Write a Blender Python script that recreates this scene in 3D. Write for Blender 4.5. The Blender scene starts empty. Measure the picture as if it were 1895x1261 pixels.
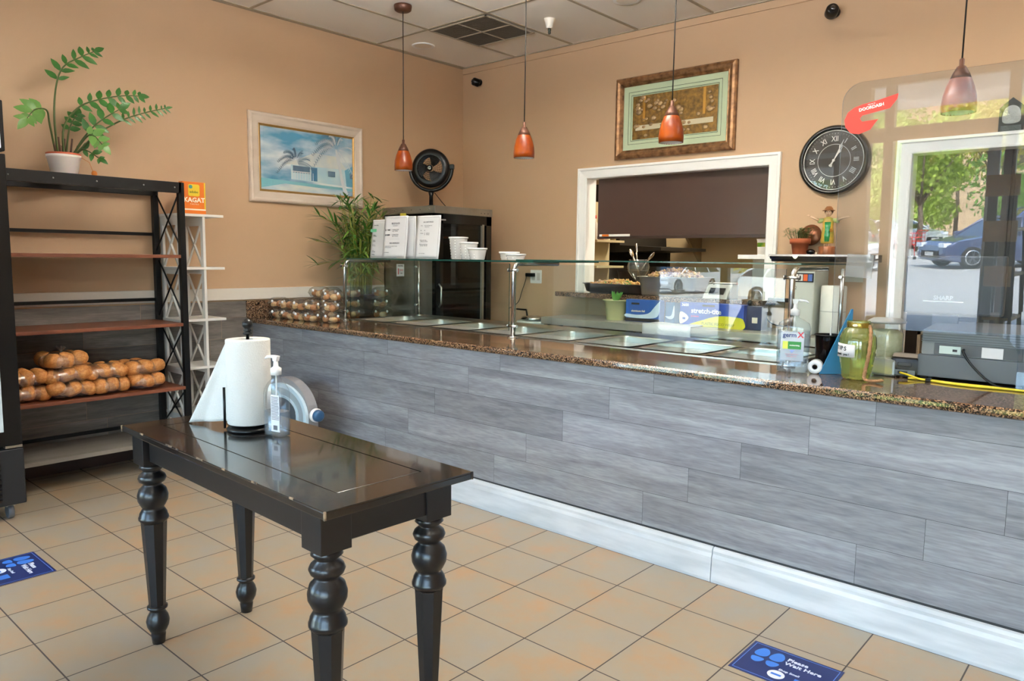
import bpy, bmesh, math, random
from mathutils import Vector, Matrix
R = random.Random(7)
PI = math.pi
SC = bpy.context.scene
COL = SC.collection

# ------------------------------------------------------------------ camera
cam_d = bpy.data.cameras.new('camera'); cam = bpy.data.objects.new('camera', cam_d); COL.objects.link(cam)
SC.camera = cam
YAW, PITCH, ROLL = -.7226, -.1096, .0123
cam_d.sensor_width = 36; cam_d.lens = 1385.6 / 1895 * 36; cam_d.clip_start = .05; cam_d.clip_end = 500
F_ = Vector((math.sin(YAW) * math.cos(PITCH), math.cos(YAW) * math.cos(PITCH), math.sin(PITCH)))
R0 = Vector((math.cos(YAW), -math.sin(YAW), 0)); U0 = R0.cross(F_)
Rr = math.cos(ROLL) * R0 + math.sin(ROLL) * U0; Ur = -math.sin(ROLL) * R0 + math.cos(ROLL) * U0
cam.matrix_world = Matrix(((Rr.x, Ur.x, -F_.x, 2.7618), (Rr.y, Ur.y, -F_.y, -2.7455), (Rr.z, Ur.z, -F_.z, 1.46), (0, 0, 0, 1)))

# ------------------------------------------------------------------ world, sun, exposure
W = bpy.data.worlds.new('world'); SC.world = W; W.use_nodes = True
wn = W.node_tree.nodes; wl = W.node_tree.links
bg = wn['Background']; sky = wn.new('ShaderNodeTexSky')
sky.sky_type = 'NISHITA'; sky.sun_disc = False; sky.sun_elevation = math.radians(48); sky.sun_rotation = math.radians(20)
sky.air_density = 1.0; sky.dust_density = 2.0; sky.ozone_density = 1.0
wl.new(sky.outputs[0], bg.inputs[0]); bg.inputs[1].default_value = 1.2
sun_d = bpy.data.lights.new('sun', 'SUN'); sun_d.energy = 11; sun_d.angle = math.radians(.6); sun_d.color = (1, .95, .87)
sun = bpy.data.objects.new('sun', sun_d); COL.objects.link(sun)
sun.rotation_euler = Vector((-.42, -.62, -.86)).to_track_quat('-Z', 'Y').to_euler(); sun.location = (5, 10, 12)
SC.view_settings.view_transform = 'Standard'; SC.view_settings.look = 'None'
SC.view_settings.exposure = 1.62; SC.view_settings.gamma = 1; SC.view_settings.use_curve_mapping = False
SC.cycles.max_bounces = 14; SC.cycles.diffuse_bounces = 6; SC.cycles.glossy_bounces = 6; SC.cycles.transparent_max_bounces = 32
SC.cycles.sample_clamp_indirect = 12
SC.cycles.caustics_reflective = False; SC.cycles.caustics_refractive = False
# daylight portals: they only help the sampler find the sky through the shop windows
for i, (x0, x1) in enumerate([(-2.6, 2.4), (2.4, 5.4)]):
    ld = bpy.data.lights.new('window_daylight', 'AREA'); ld.shape = 'RECTANGLE'; ld.size = x1 - x0; ld.size_y = 2.9
    ld.cycles.is_portal = True
    lo = bpy.data.objects.new('window_daylight', ld); COL.objects.link(lo)
    lo.location = ((x0 + x1) / 2, -4.42, 1.5); lo.rotation_euler = (PI / 2, 0, 0)

# fill light from added trays above the view (housings built with the ceiling fittings)
FILL_TRAYS = [(.0, .15), (.9, -.3), (3.6, -1.45), (-1.10, -3.0), (2.0, .45), (3.3, 1.7), (3.0, -3.3)]
for x, y in FILL_TRAYS:
    ld = bpy.data.lights.new('fill_uplight', 'AREA'); ld.shape = 'RECTANGLE'; ld.size = 1.1; ld.size_y = .26; ld.energy = {1.7: 12, .45: 3, -.3: 20, -.35: 25, .15: 36}.get(y, 9); ld.color = (1, .98, .96)
    lo = bpy.data.objects.new('fill_uplight', ld); COL.objects.link(lo); lo.location = (x, y, 2.975); lo.rotation_euler = (PI, 0, 0)

# ------------------------------------------------------------------ helpers
def lin(c):
    if isinstance(c, str):
        c = tuple(int(c[i:i + 2], 16) / 255 for i in (0, 2, 4))
    return tuple((v / 12.92 if v <= .04045 else ((v + .055) / 1.055) ** 2.4) for v in c) + (1,)

MATS = {}
def mat(name, col='808080', rough=.5, metal=0, spec=.5, emit=None, es=1, coat=0, nz=None, bump=0, bscale=60, sss=0, aniso=None):
    """Principled material; nz = (scale, colour2, contrast, (sx,sy,sz)) mixes in a noise."""
    if name in MATS: return MATS[name]
    m = bpy.data.materials.new(name); m.use_nodes = True; nt = m.node_tree; N = nt.nodes; L = nt.links
    p = N['Principled BSDF']
    p.inputs['Base Color'].default_value = lin(col); p.inputs['Roughness'].default_value = rough
    p.inputs['Metallic'].default_value = metal; p.inputs['Specular IOR Level'].default_value = spec
    p.inputs['Coat Weight'].default_value = coat; p.inputs['Coat Roughness'].default_value = .05
    if sss: p.inputs['Subsurface Weight'].default_value = sss; p.inputs['Subsurface Radius'].default_value = (.02, .01, .005)
    if emit: p.inputs['Emission Color'].default_value = lin(emit); p.inputs['Emission Strength'].default_value = es
    tc = N.new('ShaderNodeTexCoord')
    if nz:
        sc, c2, con, stretch = nz
        mp = N.new('ShaderNodeMapping'); mp.inputs['Scale'].default_value = stretch
        no = N.new('ShaderNodeTexNoise'); no.inputs['Scale'].default_value = sc; no.inputs['Detail'].default_value = 6
        rp = N.new('ShaderNodeValToRGB'); rp.color_ramp.elements[0].position = .5 - con; rp.color_ramp.elements[1].position = .5 + con
        rp.color_ramp.elements[0].color = lin(col); rp.color_ramp.elements[1].color = lin(c2)
        L.new(tc.outputs['Object'], mp.inputs[0]); L.new(mp.outputs[0], no.inputs['Vector']); L.new(no.outputs[0], rp.inputs[0])
        L.new(rp.outputs[0], p.inputs['Base Color'])
    if bump:
        no = N.new('ShaderNodeTexNoise'); no.inputs['Scale'].default_value = bscale; no.inputs['Detail'].default_value = 4
        b = N.new('ShaderNodeBump'); b.inputs['Strength'].default_value = bump; b.inputs['Distance'].default_value = .01
        L.new(tc.outputs['Object'], no.inputs['Vector']); L.new(no.outputs[0], b.inputs['Height']); L.new(b.outputs[0], p.inputs['Normal'])
    MATS[name] = m; return m

def glass(name, tint='f4faf8', f0=.04, rough=0.0, gain=1.0, haze=0.0, hazecol='ffffff'):
    """thin clear sheet: straight-through light plus a Fresnel mirror term (same from both sides)"""
    if name in MATS: return MATS[name]
    m = bpy.data.materials.new(name); m.use_nodes = True; nt = m.node_tree; N = nt.nodes; L = nt.links
    N.remove(N['Principled BSDF']); out = N['Material Output']
    tr = N.new('ShaderNodeBsdfTransparent'); tr.inputs[0].default_value = lin(tint)
    gl = N.new('ShaderNodeBsdfGlossy'); gl.inputs['Roughness'].default_value = rough
    lw = N.new('ShaderNodeLayerWeight'); lw.inputs[0].default_value = .5
    pw = N.new('ShaderNodeMath'); pw.operation = 'POWER'; pw.inputs[1].default_value = 5
    ml = N.new('ShaderNodeMath'); ml.operation = 'MULTIPLY_ADD'; ml.inputs[1].default_value = (1 - f0) * gain; ml.inputs[2].default_value = f0 * gain; ml.use_clamp = True
    mx = N.new('ShaderNodeMixShader')
    L.new(lw.outputs['Facing'], pw.inputs[0]); L.new(pw.outputs[0], ml.inputs[0]); L.new(ml.outputs[0], mx.inputs[0])
    if haze:
        df = N.new('ShaderNodeBsdfDiffuse'); df.inputs[0].default_value = lin(hazecol)
        m2 = N.new('ShaderNodeMixShader'); m2.inputs[0].default_value = haze
        L.new(tr.outputs[0], m2.inputs[1]); L.new(df.outputs[0], m2.inputs[2]); L.new(m2.outputs[0], mx.inputs[1])
    else: L.new(tr.outputs[0], mx.inputs[1])
    L.new(gl.outputs[0], mx.inputs[2]); L.new(mx.outputs[0], out.inputs[0])
    MATS[name] = m; return m

class B:
    """collects shapes into one mesh"""
    def __init__(s, T=None): s.bm = bmesh.new(); s.T = T or Matrix(); s.mi = 0; s.mark = None
    def v(s, co): return s.bm.verts.new(s.T @ Vector(co))
    def f(s, vs, smooth=False):
        try: fc = s.bm.faces.new(vs)
        except ValueError: return None
        fc.material_index = s.mi; fc.smooth = smooth; return fc
    def poly(s, pts): return s.f([s.v(p) for p in pts])
    def box(s, x0, x1, y0, y1, z0, z1, bev=0, seg=2):
        vs = [s.v((x, y, z)) for x in (x0, x1) for y in (y0, y1) for z in (z0, z1)]
        fs = [s.f([vs[i] for i in q]) for q in ((0, 1, 3, 2), (4, 6, 7, 5), (0, 4, 5, 1), (2, 3, 7, 6), (0, 2, 6, 4), (1, 5, 7, 3))]
        if bev:
            es = list({e for q in fs for e in q.edges})
            r = bmesh.ops.bevel(s.bm, geom=es, offset=bev, segments=seg, affect='EDGES', profile=.5)
            for q in r['faces']: q.material_index = s.mi
        return s
    def prism(s, pts, a, b, axis='z', bev=0):
        def P(u, v, w): return {'z': (u, v, w), 'y': (u, w, v), 'x': (w, u, v)}[axis]
        lo = [s.v(P(u, v, a)) for u, v in pts]; hi = [s.v(P(u, v, b)) for u, v in pts]; n = len(pts)
        fs = [s.f(list(reversed(lo))), s.f(hi)] + [s.f([lo[i], lo[(i + 1) % n], hi[(i + 1) % n], hi[i]]) for i in range(n)]
        if bev:
            es = list(fs[0].edges) + list(fs[1].edges)
            bmesh.ops.bevel(s.bm, geom=es, offset=bev, segments=2, affect='EDGES')
        return s
    def tube(s, pts, r, n=10, close=False, cap=True, smooth=True):
        pts = [Vector(p) for p in pts]; m = len(pts); rs = r if isinstance(r, (list, tuple)) else [r] * m
        rings = []; up = None
        for i in range(m):
            if close: t = (pts[(i + 1) % m] - pts[i - 1]).normalized()
            else: t = (pts[min(i + 1, m - 1)] - pts[max(i - 1, 0)]).normalized()
            if up is None: up = t.orthogonal().normalized()
            else: up = (up - t * up.dot(t)).normalized()
            w = t.cross(up)
            rings.append([s.v(pts[i] + rs[i] * (math.cos(2 * PI * k / n) * up + math.sin(2 * PI * k / n) * w)) for k in range(n)])
        for i in range(m if close else m - 1):
            a, b = rings[i], rings[(i + 1) % m]
            for k in range(n): s.f([a[k], a[(k + 1) % n], b[(k + 1) % n], b[k]], smooth)
        if cap and not close: s.f(list(reversed(rings[0]))); s.f(rings[-1])
        return s
    def lathe(s, prof, c=(0, 0, 0), n=24, smooth=True, sx=1, sy=1, cap0=True, cap1=True, flute=None, axis='z'):
        rings = []
        for r, z in prof:
            ring = []
            for k in range(n):
                a = 2 * PI * k / n; rr = r * (flute(a) if flute else 1)
                q = (rr * math.cos(a) * sx, rr * math.sin(a) * sy, z)
                if axis == 'y': q = (q[0], -q[2], q[1])
                if axis == 'x': q = (q[2], q[0], q[1])
                ring.append(s.v((c[0] + q[0], c[1] + q[1], c[2] + q[2])))
            rings.append(ring)
        for a, b in zip(rings, rings[1:]):
            for k in range(n): s.f([a[k], a[(k + 1) % n], b[(k + 1) % n], b[k]], smooth)
        if cap0 and prof[0][0] > 1e-5: s.f(list(reversed(rings[0])))
        if cap1 and prof[-1][0] > 1e-5 and not (len(prof) == 2 and prof[0][1] == prof[1][1]): s.f(rings[-1])
        return s
    def sph(s, c, r, n=16, m=10, sc=(1, 1, 1)):
        prof = [(max(1e-4, math.sin(PI * i / m)), -math.cos(PI * i / m)) for i in range(m + 1)]
        T0 = s.T; s.T = T0 @ Matrix.Translation(c) @ Matrix.Diagonal((r * sc[0], r * sc[1], r * sc[2], 1))
        s.lathe(prof, n=n, cap0=False, cap1=False); s.T = T0; return s
    def grid(s, fn, nu, nv, smooth=True):
        vs = [[s.v(fn(u / nu, v / nv)) for v in range(nv + 1)] for u in range(nu + 1)]
        for u in range(nu):
            for v in range(nv): s.f([vs[u][v], vs[u + 1][v], vs[u + 1][v + 1], vs[u][v + 1]], smooth)
        return s
    def obj(s, name, mats, parent=None, noise=0):
        me = bpy.data.meshes.new(name)
        bmesh.ops.remove_doubles(s.bm, verts=s.bm.verts, dist=1e-5)
        bmesh.ops.recalc_face_normals(s.bm, faces=s.bm.faces)
        s.bm.to_mesh(me); s.bm.free()
        for m in (mats if isinstance(mats, (list, tuple)) else [mats]): me.materials.append(m)
        o = bpy.data.objects.new(name, me); COL.objects.link(o)
        if parent: o.parent = parent
        return o

def rz(a): return Matrix.Rotation(math.radians(a), 4, 'Z')
def rx(a): return Matrix.Rotation(math.radians(a), 4, 'X')
def ry(a): return Matrix.Rotation(math.radians(a), 4, 'Y')
def tr(x, y, z): return Matrix.Translation((x, y, z))
def tag(o, label, cat, group=None):
    o['label'] = label; o['category'] = cat
    if group: o['group'] = group
    return o
def thing(name, label, cat, loc=(0, 0, 0), rot=0, group=None):
    o = bpy.data.objects.new(name, None); COL.objects.link(o); o.location = loc
    o.rotation_euler = (0, 0, math.radians(rot)); o.empty_display_size = .05
    return tag(o, label, cat, group)
def struct(name, b, m):
    o = b.obj(name, m); o['kind'] = 'structure'; return o
def copy_tree(o, parent=None):
    c = o.copy(); COL.objects.link(c)
    if parent: c.parent = parent
    for ch in list(o.children): copy_tree(ch, c)
    return c
def text(s, size, m, parent, loc, rot=(90, 0, 0), name='lettering', al='CENTER', ext=.0006, sx=1, bold=0):
    cu = bpy.data.curves.new(name, 'FONT'); cu.body = s; cu.size = size; cu.align_x = al; cu.align_y = 'CENTER'; cu.extrude = ext; cu.resolution_u = 2
    cu.offset = bold
    tmp = bpy.data.objects.new(name, cu); me = bpy.data.meshes.new_from_object(tmp); bpy.data.objects.remove(tmp)
    me.materials.clear(); me.materials.append(m)
    o = bpy.data.objects.new(name, me); COL.objects.link(o); o.parent = parent
    o.location = loc; o.rotation_euler = [math.radians(a) for a in rot]; o.scale = (sx, 1, 1)
    return o
def outline(pts, n=6):
    """closed Catmull-Rom outline through 2-D points"""
    o = []; m = len(pts)
    for i in range(m):
        p0, p1, p2, p3 = pts[i - 1], pts[i], pts[(i + 1) % m], pts[(i + 2) % m]
        for k in range(n):
            t = k / n
            o.append(tuple(.5 * (2 * p1[j] + (p2[j] - p0[j]) * t + (2 * p0[j] - 5 * p1[j] + 4 * p2[j] - p3[j]) * t * t + (3 * p1[j] - p0[j] - 3 * p2[j] + p3[j]) * t ** 3) for j in (0, 1)))
    return o
def rrect(w, h, r, n=5, cx=0, cy=0):
    o = []
    for ax, ay, a0 in ((w / 2 - r, h / 2 - r, 0), (-w / 2 + r, h / 2 - r, 90), (-w / 2 + r, -h / 2 + r, 180), (w / 2 - r, -h / 2 + r, 270)):
        for k in range(n + 1):
            a = math.radians(a0 + 90 * k / n); o.append((cx + ax + r * math.cos(a), cy + ay + r * math.sin(a)))
    return o

# ------------------------------------------------------------------ materials
M_wall = mat('tan wall paint', 'c3a484', .6, nz=(1.2, 'bf9e7c', .3, (1, 1, 1)), bump=.04, bscale=250)
M_ceil = mat('ceiling tile', 'f0ebe2', .9, bump=.08, bscale=300)
M_grid = mat('ceiling grid', 'a89c88', .5)
M_white = mat('white trim paint', 'f6f6f4', .35)
M_cream = mat('cream trim paint', 'dcd6cc', .4)
M_black = mat('black powder coat', '060607', .4, spec=.35)
M_blkpl = mat('black plastic', '070708', .32, spec=.4)
M_steel = mat('brushed stainless', 'b9b8b2', .28, 1)
M_pan = mat('satin stainless pan', 'd0d4d2', .3, 1)
M_chrome = mat('polished steel', 'cfcfcc', .18, 1)
M_paper = mat('white paper', 'd4d4d8', .7)
M_ink = mat('grey print', '6d6d76', .7)
M_inkd = mat('dark print', '222228', .7)
M_red = mat('red print', 'd8342c', .5)
M_green = mat('green print', '6fc79a', .5)
M_whitepl = mat('white plastic', 'ececec', .35)
M_glass = glass('clear sneeze guard glass', 'f5faf8', .045, gain=1.0)
M_gedge = mat('green glass edge', '1c4a42', .15, coat=.5)
M_acr = glass('clear acrylic', 'f2f6fa', .045, gain=1.3, haze=.01)
M_win = glass('window glass', 'f6fafa', .04)
M_clam = glass('clear clamshell plastic', 'f2f2f0', .07, rough=.05, gain=1.5, haze=.025)

def wood_mat(name, cols, scale=1.0, rough=.45, axis='x', contrast=1.0, attr=True):
    m = bpy.data.materials.new(name); m.use_nodes = True; nt = m.node_tree; N = nt.nodes; L = nt.links; p = N['Principled BSDF']
    p.inputs['Roughness'].default_value = rough
    tc = N.new('ShaderNodeTexCoord'); mp = N.new('ShaderNodeMapping')
    st = {'x': (1.0, 9, 9), 'y': (9, 1.0, 9), 'z': (9, 9, 1.0)}[axis]; mp.inputs['Scale'].default_value = [v * scale for v in st]
    at = N.new('ShaderNodeAttribute'); at.attribute_name = 'shade'
    sepa = N.new('ShaderNodeVectorMath'); sepa.operation = 'SCALE'; sepa.inputs[0].default_value = (31, 17, 23)
    add = N.new('ShaderNodeVectorMath')
    L.new(tc.outputs['Object'], mp.inputs[0]); L.new(at.outputs['Fac'], sepa.inputs['Scale'])
    L.new(mp.outputs[0], add.inputs[0]); L.new(sepa.outputs[0], add.inputs[1])
    n1 = N.new('ShaderNodeTexNoise'); n1.inputs['Scale'].default_value = 1.3; n1.inputs['Detail'].default_value = 5; n1.inputs['Distortion'].default_value = 1.2
    n2 = N.new('ShaderNodeTexNoise'); n2.inputs['Scale'].default_value = 14; n2.inputs['Detail'].default_value = 5; n2.inputs['Distortion'].default_value = .3
    L.new(add.outputs[0], n1.inputs['Vector']); L.new(add.outputs[0], n2.inputs['Vector'])
    r1 = N.new('ShaderNodeValToRGB'); e = r1.color_ramp.elements
    e[0].position = .3; e[0].color = lin(cols[0]); e[1].position = .72; e[1].color = lin(cols[2]); k = r1.color_ramp.elements.new(.5); k.color = lin(cols[1])
    L.new(n1.outputs[0], r1.inputs[0])
    r2 = N.new('ShaderNodeMapRange'); r2.inputs[1].default_value = .3; r2.inputs[2].default_value = .7; r2.inputs[3].default_value = 1 - .2 * contrast; r2.inputs[4].default_value = 1 + .12 * contrast
    L.new(n2.outputs[0], r2.inputs[0])
    mx = N.new('ShaderNodeVectorMath'); mx.operation = 'SCALE'; L.new(r1.outputs[0], mx.inputs[0]); L.new(r2.outputs[0], mx.inputs['Scale'])
    if attr:
        r3 = N.new('ShaderNodeMapRange'); r3.inputs[3].default_value = .86; r3.inputs[4].default_value = 1.12; L.new(at.outputs['Fac'], r3.inputs[0])
        m3 = N.new('ShaderNodeVectorMath'); m3.operation = 'SCALE'; L.new(mx.outputs[0], m3.inputs[0]); L.new(r3.outputs[0], m3.inputs['Scale']); L.new(m3.outputs[0], p.inputs['Base Color'])
    else: L.new(mx.outputs[0], p.inputs['Base Color'])
    MATS[name] = m; return m
M_plank = wood_mat('grey vinyl plank', ('7b7b82', '8f9097', 'a2a4ab'), rough=.5)
M_dplank = wood_mat('dark grey wall plank', ('5e5955', '77716b', '8b857f'), rough=.5, axis='y')
M_shelfw = wood_mat('brown shelf board', ('6a3a26', '7c4730', '8a5238'), scale=2, rough=.4, axis='y', attr=False)

def granite():
    m = bpy.data.materials.new('speckled brown granite'); m.use_nodes = True; nt = m.node_tree; N = nt.nodes; L = nt.links; p = N['Principled BSDF']
    p.inputs['Roughness'].default_value = .07; p.inputs['Specular IOR Level'].default_value = .6
    tc = N.new('ShaderNodeTexCoord'); v = N.new('ShaderNodeTexVoronoi'); v.inputs['Scale'].default_value = 240; v.inputs['Randomness'].default_value = 1
    r = N.new('ShaderNodeValToRGB'); r.color_ramp.interpolation = 'CONSTANT'; el = r.color_ramp.elements
    el[0].position = 0; el[0].color = lin('15110f'); el[1].position = .3; el[1].color = lin('6b4e3a')
    for pos, c in ((.50, '84664c'), (.72, 'a5856a'), (.86, '2f231c')): k = el.new(pos); k.color = lin(c)
    sp = N.new('ShaderNodeSeparateColor')
    L.new(tc.outputs['Object'], v.inputs['Vector']); L.new(v.outputs['Color'], sp.inputs[0]); L.new(sp.outputs[0], r.inputs[0]); L.new(r.outputs[0], p.inputs['Base Color'])
    MATS['g'] = m; return m
M_gran = granite()

def floor_mat():
    m = bpy.data.materials.new('beige floor tile'); m.use_nodes = True; nt = m.node_tree; N = nt.nodes; L = nt.links; p = N['Principled BSDF']
    tc = N.new('ShaderNodeTexCoord'); br = N.new('ShaderNodeTexBrick'); br.offset = 0; br.squash = 1
    mp = N.new('ShaderNodeMapping'); mp.inputs['Location'].default_value = (20 * .33 + .0, 30 * .3206, 0)
    br.inputs['Scale'].default_value = 1; br.inputs['Mortar Size'].default_value = .0028; br.inputs['Mortar Smooth'].default_value = .1
    br.inputs['Brick Width'].default_value = .33; br.inputs['Row Height'].default_value = .3206; br.inputs['Bias'].default_value = 0
    br.inputs['Color1'].default_value = (0, 0, 0, 1); br.inputs['Color2'].default_value = (1, 1, 1, 1); br.inputs['Mortar'].default_value = (.5, .5, .5, 1)
    L.new(tc.outputs['Object'], mp.inputs[0]); L.new(mp.outputs[0], br.inputs['Vector'])
    n1 = N.new('ShaderNodeTexNoise'); n1.inputs['Scale'].default_value = 4.5; n1.inputs['Detail'].default_value = 8; n1.inputs['Roughness'].default_value = .62
    av = N.new('ShaderNodeVectorMath'); av.operation = 'MULTIPLY_ADD'; av.inputs[1].default_value = (7, 7, 7)
    L.new(br.outputs['Color'], av.inputs[0]); L.new(tc.outputs['Object'], av.inputs[2]); L.new(av.outputs[0], n1.inputs['Vector'])
    r = N.new('ShaderNodeValToRGB'); el = r.color_ramp.elements
    el[0].position = .3; el[0].color = lin('a0988a'); el[1].position = .72; el[1].color = lin('b3906a'); k = el.new(.5); k.color = lin('a5967f')
    L.new(n1.outputs[0], r.inputs[0])
    mx = N.new('ShaderNodeMix'); mx.data_type = 'RGBA'; mx.inputs[7].default_value = lin('4e4843')
    L.new(br.outputs['Fac'], mx.inputs[0]); L.new(r.outputs[0], mx.inputs[6]); L.new(mx.outputs[2], p.inputs['Base Color'])
    mr = N.new('ShaderNodeMapRange'); mr.inputs[3].default_value = .33; mr.inputs[4].default_value = .8; L.new(br.outputs['Fac'], mr.inputs[0]); L.new(mr.outputs[0], p.inputs['Roughness'])
    b = N.new('ShaderNodeBump'); b.invert = True; b.inputs['Strength'].default_value = .5; b.inputs['Distance'].default_value = .003
    L.new(br.outputs['Fac'], b.inputs['Height']); L.new(b.outputs[0], p.inputs['Normal'])
    MATS['f'] = m; return m
M_floor = floor_mat()
#@@STRUCT
# ------------------------------------------------------------------ room shell
XL, XR, YB, YF, H = -2.73, 5.5, 2.70, -4.3, 3.33
struct('floor', B().box(XL - .1, XR + .1, YF - .1, 4.9, -.1, 0), M_floor)
struct('ceiling', B().box(XL - .1, XR + .1, YF - .1, YB + .1, H, H + .12), M_ceil)
def shaded(b, quads, name, m, st=True):
    """quads: (list of 4 pts, shade) -> one mesh with a per-plank shade value"""
    lay = b.bm.faces.layers.float.new('shade')
    for pts, sh in quads:
        fc = b.poly(pts); fc[lay] = sh
    me = bpy.data.meshes.new(name); b.bm.to_mesh(me); b.bm.free(); me.materials.append(m)
    o = bpy.data.objects.new(name, me); COL.objects.link(o); return o
struct('wall_left', B().box(XL - .12, XL, YF - .1, YB + .1, 0, H + .1), M_wall)
# grey planks on the lower left wall, behind the rack
q = []; zz = 0
while zz < 1.1:
    y = -4.3 - R.random() * .9
    while y < 2.7:
        y1 = y + .98; a, b_ = max(y, -4.3), min(y1, 2.7)
        if b_ > a: q.append(([(XL + .012, a + .0006, zz + .0006), (XL + .012, b_ - .0006, zz + .0006), (XL + .012, b_ - .0006, min(zz + .1625, 1.1) - .0006), (XL + .012, a + .0006, min(zz + .1625, 1.1) - .0006)], R.random()))
        y = y1
    zz += .1625
o = shaded(B(), q, 'wall_left_planks', M_dplank); o['kind'] = 'structure'; o.name = 'trim_1'
struct('trim_2', B().box(XL, XL + .022, YF, YB, 1.11, 1.2, .004), M_cream)
b = B()   # back wall with the pass-through opening
OX0, OX1, OZ0, OZ1 = -1.18, .465, 1.14, 2.165
DX0, DX1, DZ = 1.41, 2.36, 2.17
b.box(XL, OX0, YB, YB + .12, 0, H + .1).box(OX1, DX0, YB, YB + .12, 0, H + .1).box(DX1, XR, YB, YB + .12, 0, H + .1).box(DX0, DX1, YB, YB + .12, DZ, H + .1).box(OX0, OX1, YB, YB + .12, 0, OZ0).box(OX0, OX1, YB, YB + .12, OZ1, H + .1)
struct('wall_back', b, M_wall)
struct('trim_3', B().box(XL, XR, YB - .012, YB, 3.27, 3.33, .002), M_wall)
b = B()   # white casing and jamb of the opening
def casing(b, x0, x1, z0, z1, w=.085):
    prof = [(0, 0), (0, .030), (.018, .032), (.024, .022), (.070, .016), (w - .004, .016), (w + .004, .012), (w + .004, -.13)]   # (distance in from the outer edge, height off the wall)
    rings = []
    for ins, d in prof:
        k = w - ins
        rings.append([b.v((x, YB - d, z)) for x, z in ((x0 - k, z0), (x0 - k, z1 + k), (x1 + k, z1 + k), (x1 + k, z0))])
    for a, c in zip(rings, rings[1:]):
        for i in range(3): b.f([a[i], a[i + 1], c[i + 1], c[i]])
    return b
struct('window_1', casing(B(), OX0, OX1, OZ0, OZ1), M_white)
struct('door_2', casing(B(), DX0, DX1, 0, DZ), M_white)
struct('wall_right', B().box(XR, XR + .12, YF - .1, YB + .1, 0, H + .1), M_wall)
# storefront wall: low sill, header, mullions
b = B()
b.box(XL, -2.4, YF - .12, YF, 0, H + .1).box(-.35, .25, YF - .12, YF, 0, H + .1).box(5.2, XR, YF - .12, YF, 0, H + .1)
b.box(-2.4, -.35, YF - .12, YF, 0, .3).box(1.55, 5.2, YF - .12, YF, 0, .3)
b.box(XL, XR, YF - .12, YF, 2.96, H + .1)
struct('wall_front', b, M_wall)
M_bronze = mat('bronze window frame', 'a08c78', .45)
b = B()
for x in (-2.4, -1.42, -.42, .25 + .14, 1.46, 2.6, 3.8, 5.12): b.box(x, x + .09, YF - .1, YF - .01, .0, 2.96)
for x0, x1 in ((-2.4, -.35), (.25, 5.2)): b.box(x0, x1, YF - .1, YF - .01, 2.40, 2.54)
b.box(-2.4, -.35, YF - .1, YF - .01, .3, .36).box(1.55, 5.2, YF - .1, YF - .01, .3, .36).box(.25, .39, YF - .1, YF - .01, 0, .1)
struct('window_2', b, M_bronze)
struct('window_3', B().box(-2.4, -.35, YF - .06, YF - .054, .3, 2.96).box(.25, 5.2, YF - .06, YF - .054, .1, 2.96), M_win)
b = B(); dx0, dx1 = .56, 1.42    # white framed glass door
b.box(dx0, dx0 + .1, YF - .09, YF - .03, .02, 2.38).box(dx1 - .1, dx1, YF - .09, YF - .03, .02, 2.38).box(dx0, dx1, YF - .09, YF - .03, 2.28, 2.38).box(dx0, dx1, YF - .09, YF - .03, .02, .25)
b.tube([(dx0 + .05, YF - .02, .9), (dx0 + .05, YF + .04, .9), (dx0 + .05, YF + .04, 1.3), (dx0 + .05, YF - .02, 1.3)], .012)
struct('door_1', b, mat('white door aluminium', 'dcdfe2', .4))
# ceiling grid
b = B()
for k in range(-2, 8):
    x = -1.36 + .665 * k
    if x > XL: b.box(x - .012, x + .012, YF, YB, H - .006, H + .002)
for k in range(-5, 2):
    y = 1.59 + 1.22 * k
    b.box(XL, XR, y - .012, y + .012, H - .005, H + .002)
b.box(XL, XL + .03, YF, YB, H - .007, H + .002).box(XL, XR, YB - .03, YB, H - .007, H + .002)
struct('trim_4', b, M_grid)

# ------------------------------------------------------------------ service counter
cb = thing('service_counter', 'long service counter clad in grey wood planks with white baseboard', 'counter', (0, 0, 0))
rows = [(.172, .3375, (-2.06, -1.07, -.09, .90, 1.89, 2.88)), (.3375, .50, (-1.83, -.84, .15, 1.14, 2.13, 3.1)), (.50, .664, (-2.57, -1.58, -.59, .40, 1.39, 2.38)),
        (.664, .826, (-2.28, -1.29, -.30, .69, 1.68, 2.67)), (.826, .94, (-2.02, -1.04, -.05, .94, 1.93, 2.92))]
q = []; CX1 = 4.2; g = .0007
for z0, z1, js in rows:
    xs = [XL] + [j for j in js if XL < j < CX1] + [j + .99 * k for k in (1, 2) for j in js[-1:] if j + .99 * k < CX1] + [CX1]
    for a, c in zip(xs, xs[1:]):
        q.append(([(a + g, .345, z0 + g), (c - g, .345, z0 + g), (c - g, .345, z1 - g), (a + g, .345, z1 - g)], R.random()))
o = shaded(B(), q, 'plank_cladding', M_plank); o.parent = cb
B().box(XL + .005, CX1, .347, .40, 0, .92).box(CX1 - .05, CX1, .35, .78, 0, .92).obj('carcass', mat('dark seam', '38383a', .8), cb)
M_base = mat('scuffed white baseboard', 'd9dce0', .38, nz=(3, 'c3c8cd', .12, (1, 1, 6)), bump=.02, bscale=40)
b = B(); b.prism([(.347, 0), (.322, 0), (.320, .014), (.325, .115), (.331, .132), (.331, .145), (.338, .158), (.347, .162)], XL + .005, 1.28, 'x')
b.prism([(.347, 0), (.322, 0), (.320, .014), (.325, .115), (.331, .132), (.331, .145), (.338, .158), (.347, .162)], 1.284, CX1, 'x')
b.obj('baseboard', M_base, cb)
ct = thing('granite_countertop', 'polished speckled brown granite countertop along the service counter', 'countertop', (0, 0, 0))
b = B()
def edge(x0, x1, y1): b.prism([(y1, .925), (.318, .925), (.306, .930), (.302, .942), (.304, .955), (.314, .963), (y1, .963)], x0, x1, 'x')
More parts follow.
